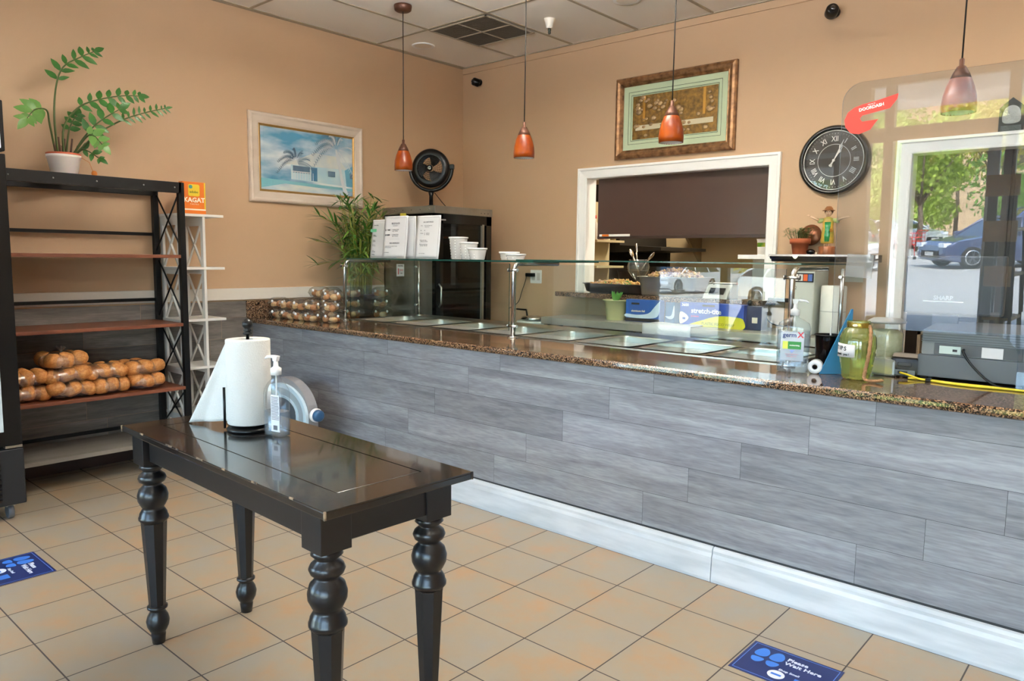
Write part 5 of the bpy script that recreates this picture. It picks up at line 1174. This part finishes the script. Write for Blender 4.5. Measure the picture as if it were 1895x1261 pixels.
t = thing('black_trinket', 'small round black trinket between the terracotta pot and figurine', 'trinket', (.865, 2.50, 1.5105)); B().sph((0, 0, .012), .03, 16, 10, (1, .8, .62)).obj('trinket_body', mat('gloss black', '0a0a0c', .1), t); t.children[0].location.z = .0065; B().sph((.036, 0, .007), .007, 10, 8).obj('pale_bead', M_cr, t)
pq = thing('hanging_plaque', 'dark ornate hanging plaque with silver script on the wall behind the acrylic', 'plaque', (1.945, YB, 2.34))
B(TBk).prism([(-.065, -.10), (.065, -.10), (.065, .055), (.045, .075), (0, .115), (-.045, .075), (-.065, .055)], .002, .014, 'z', .003).obj('plaque_board', mat('black green plaque', '1c2622', .3), pq)
B(TBk).prism(outline([(-.035, .05), (0, .068), (.035, .05), (.048, 0), (.035, -.035), (-.035, -.035), (-.048, 0)], 5), .0145, .016, 'z').obj('silver_cartouche', mat('etched silver', 'b9bdb8', .4, .5, bump=.8, bscale=120), pq)
B(TBk).box(-.052, .052, -.09, -.05, .0145, .0165).obj('figured_band', mat('etched dark silver', '6a7370', .4, .5, bump=1, bscale=150), pq)

# ------------------------------------------------------------------ water dispenser, paper and filter by the back wall
t = thing('water_dispenser', 'pale grey box dispenser with a sticker strip below the black wall shelf', 'dispenser', (.905, 2.40, 0)); B().box(-.07, .075, -.12, .15, .973, 1.41, .008).obj('body', mat('pale grey green plastic', 'b8c0ba', .4), t)
st_ = B().box(-.065, .07, -.1225, -.1195, 1.325, 1.385).obj('sticker_strip', M_inkd, t)
for k, c in enumerate(('d8d8d4', 'd8d8d4', 'd8622c', '4a66a8')): B().box(-.058 + k * .031, -.032 + k * .031, -.1245, -.1222, 1.333, 1.377).obj('sticker_panel', mat('sticker ' + c, c, .5), st_)
text('2', .03, M_ink, t, (-.045, -.1212, 1.285))
t = thing('white_canister', 'tall frosted white cylinder canister beside the grey dispenser', 'canister', (1.075, 2.38, PZ)); B().lathe([(.078, 0), (.080, .004), (.080, .325), (.074, .333), (.001, .334)], n=36).obj('canister_body', mat('milky white plastic', 'd8dcd6', .35), t); B().lathe([(.0805, .16), (.0815, .163), (.0805, .166)], n=36, cap0=False, cap1=False).obj('seam_ring', mat('grey seam', 'b4bab6', .4), t)
t = thing('wall_notice', 'small off-white notice sheet on the wall above the white canister', 'notice', (1.10, YB, 1.375)); B(TBk).box(-.06, .06, -.05, .06, .0015, .003).obj('notice_sheet', mat('off white paper', 'd9d6c6', .7), t)
t = thing('black_wall_bracket', 'black metal bracket with a looped cord beside the opening jamb', 'bracket', (.62, 2.66, 1.165)); B().box(-.10, .16, -.02, .02, 0, .028, .003).obj('bracket_bar', M_black, t); B().tube([interp([Vector(p) for p in [(-.11, -.02, .01), (-.12, -.04, -.06), (-.06, -.05, -.15), (.04, -.05, -.17), (.12, -.04, -.13), (.15, -.02, .0)]], k / 20) for k in range(21)], .005, 6).obj('looped_cord', M_black, t)
#@@NEXT
# ------------------------------------------------------------------ items on the counter by the till
CZ_ = .9638
gx = thing('counter_sanitizer_bottle', 'large clear pump sanitizer bottle with green label on the granite counter', 'bottle', (1.493, .615, CZ_), 14)
loft(B(), [(squircle(.058, .033), 0), (squircle(.067, .040), .006), (squircle(.068, .041), .03), (squircle(.071, .043), .15), (squircle(.071, .043), .20), (squircle(.064, .040), .222), (squircle(.040, .030), .238), (squircle(.019, .019, p=2), .247), (squircle(.017, .017, p=2), .256)]).obj('bottle', M_bot, gx)
loft(B(), [(squircle(.063, .037), .004), (squircle(.064, .038), .03), (squircle(.067, .040), .15), (squircle(.0675, .040), .19)]).obj('gel', M_gel, gx)
pump(gx, .256, 1, glass('milky pump plastic', 'f4f6f8', .05, haze=.5, hazecol='eef2f6'), 1.25)
fl_ = B().box(-.05, .05, -.0455, -.0435, .055, .185, .002).obj('front_label', glass('clear white label', 'f2f4f6', .05, haze=.5, hazecol='c9d2dc'), gx)
text('germ', .028, mat('navy ink', '23346e', .5), fl_, (-.012, -.046, .170), bold=.0006); text('X', .034, mat('red ink', 'c9303c', .5), fl_, (.034, -.046, .171), bold=.001)
B().box(-.040, -.018, -.0462, -.0454, .108, .142).obj('lime_patch', mat('lime ink', 'd2de5a', .5), fl_); B().box(-.018, .038, -.0462, -.0454, .108, .142).obj('green_patch', mat('leaf green ink', '2f8a3c', .5), fl_)
text('moisturizing', .0085, M_white, fl_, (.010, -.0464, .125), bold=.0002); B().prism([(-.012, .104), (.012, .104), (0, .090)], -.0462, -.0454, 'y').obj('blue_chevron', mat('lilac ink', '8f9fd0', .5), fl_)
text('hand sanitizer\nkills germs', .010, mat('faded red ink', 'c98a92', .5), fl_, (0, -.046, .080))
cu = thing('pen_cup', 'black mesh pen cup holding pens on the granite counter', 'pen cup', (1.605, .735, CZ_))
M_mesh = glass('black mesh', '3c3c3e', .04, haze=.45, hazecol='0a0a0a')
B().lathe([(.048, 0), (.057, .165)], n=36, cap1=False).obj('mesh_wall', M_mesh, cu)
b = B(); b.tube([(.058 * math.cos(a), .058 * math.sin(a), .168) for a in [2 * PI * k / 32 for k in range(32)]], .0035, 8, close=True); b.obj('wire_rim', M_black, cu); B().tube([(.048 * math.cos(a), .048 * math.sin(a), .004) for a in [2 * PI * k / 32 for k in range(32)]], .0035, 8, close=True).obj('wire_foot', M_black, cu)
for k, (dx, c, h, lb_) in enumerate(((-.02, '8c2440', .14, 'dark red pen standing in the black mesh cup'), (.005, 'c9c9c9', .20, 'white pen rising out of the black mesh cup'), (.02, 'd0662c', .13, 'orange pen standing in the black mesh cup'), (-.008, '2a3a6a', .15, 'blue pen standing in the black mesh cup'))):
    t = thing('pen', lb_, 'pen', (1.605 + dx, .735 - .01 * k + .015, CZ_ + .004)); B().tube([(0, 0, 0), (.012 * (k - 1), .004, h * .92), (.013 * (k - 1), .004, h)], [.004, .004, .0015], 8).obj('pen_barrel', mat('pen ' + c, c, .35), t)
    B().tube([(.012 * (k - 1) * .3, .004, h * .3), (.012 * (k - 1) * .34, .004, h * .34)], .0046, 8).obj('grip', M_blkpl, t)
rl_ = thing('receipt_roll', 'small white receipt paper roll standing on edge before the pen cup', 'paper roll', (1.583, .655, CZ_ + .0305), 12)
B().lathe([(.011, -.03), (.030, -.03), (.030, .03), (.011, .03), (.011, -.03)], n=36, cap0=False, cap1=False, axis='y').obj('paper_coil', mat('thermal paper', 'e9e9ec', .6), rl_); B().lathe([(.0112, -.031), (.0112, .031), (.009, .031), (.009, -.031), (.0112, -.031)], n=24, cap0=False, cap1=False, axis='y').obj('core', M_blkpl, rl_)
# tips jar
tj = thing('tips_jar', 'green ribbed glass tips jar with a white handwritten label and rope', 'jar', (1.768, .612, CZ_))
M_jar = glass('olive green glass', 'dfe6a2', .06, gain=1.8, haze=.20, hazecol='c3cb78')
jp = [(.001, .004), (.050, .002), (.056, .010), (.062, .045), (.070, .10), (.073, .14), (.070, .18), (.056, .212), (.044, .222), (.043, .240), (.046, .246), (.043, .249)]
B().lathe(jp, n=72, flute=lambda a: 1 + .022 * math.cos(24 * a), cap0=False, cap1=False).obj('jar_glass', M_jar, tj)
B().lathe([(.0465, .222), (.0475, .226), (.0475, .240), (.046, .243)], n=36, cap0=False, cap1=False).obj('gold_neck_band', mat('gold foil band', 'a08a3c', .25, .7), tj)
B().sph((0, -.0475, .232), .007, 10, 8, (1.6, .4, .8)).obj('neck_label', M_cr, tj)
lbm = B(); lbm.grid(lambda u, v: (.0765 * math.cos(-2.75 + 1.35 * u), .0765 * math.sin(-2.75 + 1.35 * u), .095 + .060 * v + .004 * u * (1 - 2 * v)), 14, 2)
lb2 = lbm.obj('paper_label', M_paper, tj); md = lb2.modifiers.new('t', 'SOLIDIFY'); md.thickness = .0008
for s_, sz_, ang, z in (('T', .026, -2.50, .135), ('I', .026, -2.32, .135), ('P', .026, -2.15, .134), ('S', .026, -1.93, .133), ('thank', .013, -2.32, .110), ('you !', .013, -1.85, .109)):
    r_ = .0785; text(s_, sz_, M_inkd, lb2, (r_ * math.cos(ang), r_ * math.sin(ang), z), (90, 0, math.degrees(ang) + 90), ext=.0003, bold=.0004)
M_rope = mat('tan twisted rope', 'b98a62', .85, bump=.9, bscale=260)
rp = [interp([Vector(p) for p in [(.047, -.01, .232), (.060, -.035, .20), (.064, -.055, .13), (.056, -.060, .06), (.052, -.062, .018), (.068, -.066, .007), (.098, -.060, .008), (.118, -.050, .012)]], k / 40) for k in range(41)]
b = B(); b.tube(rp, .0065, 10)
for ph0 in (0, 2.1, 4.2):
    b.tube([p + Vector((.0045 * math.cos(ph0 + i * .9), .0045 * math.sin(ph0 + i * .9), 0)) for i, p in enumerate(rp)], .0040, 6)
b.obj('rope', M_rope, tj)
j2 = thing('lidded_jar', 'wide glass jar with pale contents and grey lid behind the tips jar', 'jar', (1.755, 1.08, CZ_))
B().lathe([(.001, .002), (.066, .002), (.072, .01), (.074, .16), (.066, .185), (.058, .20), (.058, .212)], n=36, cap0=False, cap1=False).obj('jar_glass', M_bot, j2)
B().lathe([(.066, .006), (.070, .02), (.071, .165), (.05, .182), (.001, .185)], n=36).obj('pale_contents', mat('pale cream candies', 'd8d2ac', .6, nz=(30, 'bfb88a', .2, (1, 1, 1)), bump=.4, bscale=90), j2)
B().lathe([(.070, .212), (.084, .216), (.084, .222), (.060, .236), (.001, .238)], n=36).obj('lid', mat('grey lid', 'b4b0a6', .35), j2)
ts = thing('yellow_tray', 'shallow clear tray with yellow contents behind the tips jar', 'tray', (1.80, .84, CZ_)); B().box(-.06, .075, -.05, .05, 0, .075, .01).obj('clear_box', glass('cloudy plastic', 'eeeeea', .05, haze=.35, hazecol='d8d8d0'), ts); B().box(-.053, .067, -.043, .043, .006, .036, .006).obj('yellow_contents', mat('yellow contents', 'e3d53a', .5), ts)

# card reader / receipt printer
cr = thing('receipt_printer', 'small black and silver receipt printer beside the cash register', 'printer', (1.905, .855, CZ_), 3)
B().prism([(-.055, .006), (.05, .006), (.055, .03), (.055, .075), (.02, .098), (-.025, .100), (-.055, .082)], -.052, .052, 'x', .004).obj('black_body', mat('gloss black plastic', '0c0c0d', .15), cr)
B().prism([(-.048, .086), (-.022, .103), (.022, .101), (.045, .086), (.03, .085), (-.03, .085)], -.050, .050, 'x', .002).obj('silver_cover', M_steel, cr)
B().box(-.045, .045, -.0585, -.054, .012, .034, .002).obj('grey_panel', mat('slate grey plastic', '6f7478', .4), cr); B().box(-.022, .016, -.0600, -.058, .016, .029).obj('port', M_inkd, cr); B().box(-.025, .03, -.0575, -.0545, .05, .066, .002).obj('button_bar', mat('dark gloss bar', '24262a', .1), cr)
b = B()
for sx in (-1, 1):
    for sy in (-1, 1): b.lathe([(.008, 0), (.008, .008)], (sx * .04, sy * .04, 0), 10)
b.obj('feet', M_blkpl, cr)

# cash register
rg = thing('cash_register', 'grey cash register with drawer and tall customer display behind the acrylic shield', 'cash register', (2.20, 1.02, CZ_))
M_rg = mat('slate grey register plastic', '5c6066', .45); M_rg2 = mat('mid grey register plastic', '7b7e82', .5)
B().box(-.245, .245, -.205, .22, .014, .108, .004).obj('drawer', M_rg, rg)
for sx in (-1, 1):
    for sy in (-1, 1): B().lathe([(.014, 0), (.014, .016)], (sx * .20, sy * .17, 0), 12).obj('foot', M_blkpl, rg)
bd = B().prism([(-.195, .109), (.20, .109), (.20, .17), (.12, .235), (-.185, .215)], -.235, .225, 'x', .004).obj('upper_body', M_rg2, rg)
for k in range(5): B().box(-.236, .226, -.1985 + .0006 * k, -.192, .165 + k * .010, .1685 + k * .010).obj('ridge', mat('dark ridge', '595c60', .5), bd)
B().box(-.185, .13, -.2, -.19, .112, .160, .001).obj('connector_recess', mat('recess grey', '54575b', .6), bd)
B().box(-.165, -.085, -.203, -.199, .117, .150, .001).obj('pale_port_panel', mat('pale green panel', 'c3d0cc', .4), bd); B().box(-.115, -.098, -.2045, -.2025, .128, .138).obj('port', M_inkd, bd)
B().box(-.01, .065, -.203, -.199, .112, .155).obj('white_rating_label', M_paper, bd); B().lathe([(.006, -.203), (.006, -.19)], (-.03, 0, .125), 12, axis='y') .obj('socket', M_blkpl, bd) if 0 else None
M_disp = mat('dark display housing', '4a4b4d', .5)
ds = B().box(-.37, .02, .02, .07, .27, .53, .008).obj('display_housing', M_disp, rg); B().box(-.25, -.15, .03, .06, .2, .275).obj('display_stem', M_disp, ds)
B().box(-.29, -.13, .0185, .0205, .325, .328).obj('accent_line', M_white, ds); text('SHARP', .026, mat('grey brand print', 'a9a9a8', .4), ds, (-.21, .019, .342), bold=.0006)
B().tube([interp([Vector(p) for p in [(-.075, -.20, .140), (-.072, -.225, .132), (-.04, -.23, .085), (.02, -.245, .03), (.07, -.25, .006), (.14, -.22, .005)]], k / 24) for k in range(25)], .0048, 8).obj('black_power_cable', M_blkpl, bd)
yc = thing('yellow_cable', 'pair of yellow network cables lying along the counter before the register', 'cable', (0, 0, CZ_))
M_yc = mat('yellow cable', 'd8c22a', .4)
for pts in ([(1.895, .794, .022), (1.93, .775, .018), (1.985, .765, .0055), (2.03, .77, .005), (2.12, .752, .0045), (2.22, .756, .0045), (2.33, .748, .0045), (2.48, .76, .0045)],
            [(1.935, .765, .0048), (1.975, .775, .0048), (2.02, .76, .0048), (2.09, .735, .0045), (2.20, .728, .0045), (2.30, .742, .0045), (2.46, .735, .0045)]):
    pts = [Vector(p) for p in pts]; B().tube([interp(pts, k / 48) for k in range(49)], .0045, 8).obj('yellow_cord', M_yc, yc)
B().box(2.005, 2.025, .748, .782, -.0003, .013, .003).obj('black_clip', M_blkpl, yc)

# ------------------------------------------------------------------ clear acrylic counter shield
TILT = 1.7
sh = thing('acrylic_shield', 'tall clear acrylic counter shield with rounded corners and a pass-through cutout', 'shield', (0, .745, CZ_ + .0005))
T_ = rx(TILT)
sx0, sx1, zt_, c0, c1, zc = 1.615, 2.56, 1.262, 1.845, 2.325, .212
def rc(cx, cz, r, a0, a1, n=8): return [(cx + r * math.cos(math.radians(a0 + (a1 - a0) * k / n)), cz + r * math.sin(math.radians(a0 + (a1 - a0) * k / n))) for k in range(n + 1)]
out = [(sx0, 0), (c0, 0)] + rc(c0 + .03, zc - .03, .03, 180, 90) + rc(c1 - .085, zc - .085, .085, 90, 0) + [(c1, 0), (sx1, 0)] + rc(sx1 - .085, zt_ - .085, .085, 0, 90) + rc(sx0 + .085, zt_ - .085, .085, 90, 180)
b = B(T_); b.prism(out, -.0025, .0025, 'y')
b.bm.faces.ensure_lookup_table()
for fc in b.bm.faces: fc.normal_update(); fc.material_index = 0 if abs(fc.normal.y) > .5 else 1
o = b.obj('acrylic_sheet', [M_acr, glass('acrylic edge', 'dfe9ee', .1, haze=.35, hazecol='dfe8ec')], sh)
M_bf = glass('blue film', '5fb4e0', .05, haze=.6, hazecol='4ea2d4')
for x, nm in ((1.685, 'blue_foot'), (2.50, 'blue_foot')):
    B(tr(x + .02, -.006, 0) @ rz(-42)).prism([(-.145, 0), (-.004, 0), (-.004, .29), (-.012, .29)], -.003, .003, 'x').obj(nm, M_bf, sh)
dd = thing('delivery_sticker', 'red curved arrow delivery sticker on the corner of the acrylic shield', 'sticker', (0, .745, CZ_ + .0005))
M_dd = mat('delivery red', 'f0453c', .4)
lo_ = [(1.838, 1.196), (1.835, 1.175), (1.808, 1.140), (1.700, 1.122), (1.690, 1.110), (1.700, 1.096), (1.765, 1.100), (1.750, 1.082), (1.735, 1.060), (1.690, 1.045), (1.655, 1.052), (1.632, 1.080), (1.627, 1.110), (1.640, 1.140), (1.665, 1.158), (1.70, 1.168), (1.76, 1.178)]
B(T_).prism(lo_, -.0040, -.0028, 'y').obj('red_mark', M_dd, dd)
o = text('DOORDASH', .018, M_white, dd, (0, 0, 0), name='brand_text', bold=.0006); o.matrix_local = T_ @ tr(1.735, -.0045, 1.152) @ ry(-9) @ rx(90)
o = text('delivery by', .007, M_white, dd, (0, 0, 0), name='small_text'); o.matrix_local = T_ @ tr(1.735, -.0045, 1.166) @ ry(-9) @ rx(90)
t = thing('card_slip', 'white card slip taped on the acrylic shield above the till items', 'card', (0, .745, CZ_ + .0005)); B(T_ @ tr(1.72, 0, .48) @ ry(4)).box(-.055, .055, -.0045, -.0030, -.05, .05).obj('slip_sheet', glass('translucent card', 'e8e8e8', .04, haze=.3, hazecol='c4c6c8'), t)
#@@NEXT
# ------------------------------------------------------------------ outside: parking lot seen in the reflections
M_asph = mat('sunlit asphalt', 'b5b0a8', .9, nz=(3, 'a6a29a', .3, (1, 1, 1)))
struct('floor_parking_lot', B().box(-70, 60, -80, YF - 1.9, -.16, -.06), M_asph)
struct('floor_walkway', B().box(-30, 30, YF - 1.9, YF - .1, -.2, -.01), mat('concrete walkway', 'cfc9bf', .85))
b = B()
for k in range(-6, 7): b.box(-2 + k * 2.7, -1.9 + k * 2.7, -26.5, -21.2, -.06, -.056)
struct('trim_5', b, mat('parking line', 'e4e2dc', .8))
struct('wall_canopy', B().box(-12, 12, YF - 3.1, YF - .1, 3.08, 3.55).box(-12, 12, YF - .1, YB + 2.3, 3.46, 3.8), M_cream)
M_tire = mat('tire rubber', '151515', .8); M_rim = mat('alloy rim', 'b9bcc0', .3, .8); M_cgl = mat('car window glass', '10161c', .05, coat=1); M_head = mat('headlamp', 'e4e9ee', .1); M_tail = mat('tail lamp', 'a81c1c', .2)
wh0 = None
def car(name, label, x, y, rot, col, L_=4.3, Hh=1.5, suv=True, hatch=False):
    global wh0
    t = thing(name, label, 'car', (x, y, -.06), rot)
    m = mat('car paint ' + col, col, .25, .35, coat=.8)
    hl = L_ / 2; w = .88
    lo = [(-hl, .45), (-hl + .02, .30), (-hl + .25, .22), (hl - .3, .22), (hl - .05, .30), (hl, .48), (hl - .04, .72), (hl - .25, .84), (hl - 1.15, .98), (-hl + .15, 1.02), (-hl + .0, .85)]
    ro = [(hl - 1.2, .98), (hl - 1.95, Hh - .06), (hl - 2.4, Hh), (-hl + .75, Hh - .02), (-hl + .30, Hh - .22), (-hl + .12, 1.0)]
    b = B(); sec = []
    for yy, k in ((-w, .94), (-w * .98, .985), (-w * .8, 1), (w * .8, 1), (w * .98, .985), (w, .94)):
        sec.append([b.v((px_ * k, yy, .22 + (pz_ - .22) * (.97 if abs(yy) > .87 * w / .88 * .98 else 1) if pz_ > .3 else pz_)) for px_, pz_ in lo])
    for a, c in zip(sec, sec[1:]):
        for i in range(len(lo)): b.f([a[i], a[(i + 1) % len(lo)], c[(i + 1) % len(lo)], c[i]], False)
    b.f(sec[0]); b.f(list(reversed(sec[-1])))
    b.obj('body', m, t)
    b = B(); wi = (.82, .66); sec = []
    for s_ in (-1, 1):
        sec.append([b.v((px_, s_ * (.82 - .16 * (pz_ - .98) / (Hh - .98)), pz_)) for px_, pz_ in ro])
    b.f(sec[0]); b.f(list(reversed(sec[1])))
    for i in range(len(ro) - 1): b.f([sec[0][i], sec[0][i + 1], sec[1][i + 1], sec[1][i]])
    b.obj('window_glass', M_cgl, t)
    b = B()
    for s_ in (-1, 1):
        P3 = lambda q: (q[0], s_ * (.825 - .16 * (q[1] - .98) / (Hh - .98)), q[1])
        b.tube([P3(q) for q in ro], .035, 6)
        xm = 0.0; b.tube([P3((hl - 2.35, Hh - .02)), P3((hl - 2.25, .98))], .03, 6).tube([P3((-hl + 1.2, Hh - .03)), P3((-hl + 1.0, .98))], .035, 6)
    b.prism([(ro[1][0], -.62), (ro[1][0], .62), (ro[3][0], .64), (ro[3][0], -.64)], Hh - .03, Hh + .02, 'z', .01); b.obj('roof', m, t)
    for sx, lm, nm in ((1, M_head, 'headlight'), (-1, M_tail, 'tail_light')):
        for sy in (-1, 1): B().box(sx * hl - .22 * (sx > 0) - .02, sx * hl + .02 + .2 * (sx < 0), sy * .66 - .17, sy * .66 + .17, .66, .80, .02).obj(nm, lm, t)
    B().box(hl - .03, hl + .02, -.5, .5, .34, .56, .02).obj('grille', M_blkpl, t); B().box(hl + .01, hl + .03, -.24, .24, .40, .52).obj('number_plate', M_cream, t)
    for sy in (-1, 1): B().box(hl - 1.45, hl - 1.25, sy * .88 - .02 + .05 * sy, sy * .88 + .02 + .14 * sy, .98, 1.12, .03).obj('side_mirror', m, t)
    for px_ in (hl - .82, -hl + .82):
        for sy in (-1, 1):
            b = B().lathe([(.20, -.11), (.33, -.10), (.345, -.05), (.345, .05), (.33, .10), (.20, .11)], (px_, sy * .80, .345), 28, axis='y'); o = b.obj('wheel', M_tire, t)
            b = B().lathe([(.001, sy * -.112), (.06, sy * -.115), (.20, sy * -.10), (.225, sy * -.105), (.235, sy * -.112)] if 0 else [(.001, -.1), (.23, -.09)], (px_, sy * .80, .345), 20, axis='y') if 0 else B()
            b.lathe([(.20, -.115), (.235, -.118), (.235, .118), (.20, .115)], (px_, sy * .80, .345), 28, axis='y', cap0=False, cap1=False)
            for k in range(5):
                a = k * 2 * PI / 5 + .3
                for da in (-.16, .16):
                    b.prism([(px_ + .02 * math.cos(a + 1.57), .345 + .02 * math.sin(a + 1.57)), (px_ + .215 * math.cos(a + da) , .345 + .215 * math.sin(a + da)), (px_ + .215 * math.cos(a + da + .12), .345 + .215 * math.sin(a + da + .12)), (px_ + .02 * math.cos(a - 1.57), .345 + .02 * math.sin(a - 1.57))], sy * .80 - .113, sy * .80 + .113, 'y')
            b.obj('alloy_rim', M_rim, o)
    return t
car('crossover_car', 'dark slate compact crossover parked in the lot outside the shopfront', -1.45, -23.6, 140, '59607c', 4.3, 1.55)
car('teal_hatchback_car', 'bright teal hatchback parked beside the slate crossover outside', 1.0, -20.6, -95, '2a9ec4', 3.9, 1.6)
car('white_sedan_car', 'white car nosing in close to the shopfront beyond the pillar', -6.2, -20.6, 10, 'dfe3e4', 4.4, 1.4)
car('silver_suv_car', 'dark silver vehicle with red tail lights parked farther across the lot', -10.2, -33.5, 175, '6c7076', 4.6, 1.65)
car('white_coupe_car', 'small white car parked far across the lot before the trees', -8.0, -38, 30, 'e8eaea', 4.2, 1.4)
car('blue_van_car', 'blue van roof showing above the slate crossover outside', -1.5, -30.5, 160, '2f4f8c', 4.6, 1.85)
car('red_tail_car', 'white saloon reversed into a bay far along the lot', -14.5, -27, 95, 'd9dcde', 4.4, 1.45)
car('grey_parked_car', 'mid grey car parked at the near end of the lot', 5.2, -22, 100, '7c7f84', 4.4, 1.5)
ca = thing('shopping_cart', 'red shopping cart left between parked cars outside', 'shopping cart', (-5.0, -27.5, -.06), 20)
b = B()
for z in (.55, .68, .82, .98): b.tube([(-.45, -.25, z), (.45, -.3, z), (.45, .3, z), (-.45, .25, z)], .012, 5, close=True)
for k in range(8): b.tube([(-.45 + k * .128, -.27, .55), (-.45 + k * .128, -.29, .98)], .008, 4).tube([(-.45 + k * .128, .27, .55), (-.45 + k * .128, .29, .98)], .008, 4)
b.obj('basket', M_red, ca); b = B()
for sx in (-.4, .4):
    for sy in (-.22, .22): b.tube([(sx, sy, .08), (sx * .9, sy, .55)], .015, 6)
b.tube([(.45, -.3, 1.0), (.55, -.3, 1.08), (.55, .3, 1.08), (.45, .3, 1.0)], .015, 6); b.obj('chassis', M_red, ca)
for sx in (-.4, .4):
    for sy in (-.22, .22): B().lathe([(.06, -.02), (.06, .02)], (sx, sy, .06), 14, axis='y').obj('caster', M_tire, ca)
M_lf = [mat('sunny leaf', 'b0c450', .6), mat('mid leaf', '84ac48', .6), mat('yellow leaf', 'd2c860', .6), mat('rust leaf', 'b8703c', .6)]
M_bark = mat('tree bark', '6a5a48', .9)
leaf_cache = {}
def tree(x, y, h, r, mi, label, seed, th=None):
    t = thing('parking_lot_tree', label, 'tree', (x, y, -.06)); Rt = random.Random(seed); th = th or h * (.38 if h > 5 else .12)
    b = B(); b.tube([(0, 0, 0), (.05, 0, th * .6), (0, .05, th)], [.14, .11, .09], 8)
    for k in range(5): a = k * 1.3; b.tube([(0, .05, th * .9), (math.cos(a) * r * .3, math.sin(a) * r * .3, th + (h - th) * .3), (math.cos(a) * r * .6, math.sin(a) * r * .6, th + (h - th) * .6)], [.07, .05, .02], 6)
    b.obj('trunk', M_bark, t); b = B(); cl = [(Rt.uniform(-.6, .6) * r, Rt.uniform(-.6, .6) * r, th + (h - th) * Rt.uniform(.15, .85), r * Rt.uniform(.3, .5)) for _ in range(14)]
    for cx, cy, cz, cr_ in cl:
        for k in range(170):
            d = Vector((Rt.gauss(0, 1), Rt.gauss(0, 1), Rt.gauss(0, 1))).normalized() * cr_ * Rt.uniform(.5, 1)
            p = Vector((cx, cy, cz)) + Vector((d.x, d.y, d.z * .8)); u = Vector((Rt.gauss(0, 1), Rt.gauss(0, 1), Rt.gauss(0, 1))).normalized() * .15; v = u.orthogonal().normalized() * .10
            b.f([b.bm.verts.new(p - u), b.bm.verts.new(p + v), b.bm.verts.new(p + u), b.bm.verts.new(p - v)])
    b.bm.normal_update(); me = bpy.data.meshes.new('crown'); b.bm.to_mesh(me); b.bm.free(); me.materials.append(M_lf[mi]); o = bpy.data.objects.new('crown', me); COL.objects.link(o); o.parent = t
for i, (x, y, h, r, mi, lb_) in enumerate(((-6.2, -34, 6.0, 2.6, 0, 'sunlit yellow green tree standing behind the slate crossover'), (-11.5, -46, 8, 4.0, 1, 'tall green tree at the far edge of the lot beyond the white coupe'), (-5.0, -46, 9, 4.2, 2, 'broad yellowish tree at the far edge of the lot'), (0.5, -46, 8.5, 4.2, 0, 'bright green tree behind the blue van'), (6.5, -46, 9, 4.2, 1, 'dense green tree at the far right of the lot'),
        (-17.5, -44, 6, 3.2, 3, 'rust leaved tree beyond the white saloon'), (-24, -46, 9, 4.4, 1, 'green tree far along the lot past the rust tree'), (-15, -52, 11, 4.8, 1, 'tall dark tree behind the rust leaved tree'), (-8.5, -53, 10, 4.5, 2, 'tall olive tree in the back row of trees'), (12.5, -47, 9, 4.2, 0, 'green tree beyond the grey parked car'), (-1.5, -53, 11, 4.5, 1, 'tallest green tree in the back row behind the van'), (-9.0, -43.5, 4.2, 3.0, 0, 'low spreading bush at the lot edge beside the white coupe'), (-2.5, -41, 4.4, 3.6, 1, 'low dense green bush at the lot edge behind the blue van'), (3.5, -40, 4.4, 3.6, 2, 'low yellow green bush at the lot edge beyond the teal hatchback'), (-15.5, -39, 4.0, 3.2, 2, 'low yellowish bush beside the rust leaved tree'))):
    tree(x, y, h, r, mi, lb_, 20 + i)
hb = thing('beige_building', 'beige building with a brown roof beyond the trees outside', 'building', (-9, -66, -.06))
B().box(-12, 12, -5, 5, 0, 8.5).obj('walls', mat('beige stucco', 'd3b592', .8), hb); B().prism([(-6, 8.5), (6, 8.5), (0, 11)], -12.8, 12.8, 'x').obj('roof', mat('brown roof', '8f6a50', .8), hb)
for k in range(6): B().box(-10.5 + k * 4, -9 + k * 4, 4.98, 5.05, 4.8, 6.6).obj('window', mat('dark far window', '4a4a4c', .3), hb)
# stacked bar chairs by the shop window (only seen mirrored in the shield)
ch = thing('stacked_bar_chair', 'lowest black bar chair of the stack by the shop window', 'chair', (1.62, -3.62, 0), 184, 'bar chairs stacked by the shop window')
M_tanw = mat('tan wooden back', 'c99a5c', .45)
def bar_chair(t):
    for sx in (-.10, .10):
        for sy in (-.17, .17): B().tube([(sx * 1.2, sy * 1.15, 0), (sx, sy, .72)], .012, 8).obj('leg', M_black, t)
    B().box(-.12, .12, -.17, .19, .72, .75, .008).obj('seat', M_tanw, t)
    for sx in (-.072, .072): B().box(sx - .036, sx + .036, -.20, -.18, .75, 1.16, .003).obj('back_upright', M_black, t)
    B().box(-.125, .125, -.215, -.19, 1.02, 1.20, .01).obj('backrest', M_tanw, t)
bar_chair(ch)
for k, lb_ in ((1, 'middle black bar chair of the stack by the shop window'), (2, 'top black bar chair of the stack by the shop window')):
    c = copy_tree(ch); c.location.z = .385 * k; c.location.y += .012 * k; c['label'] = lb_
#@@END
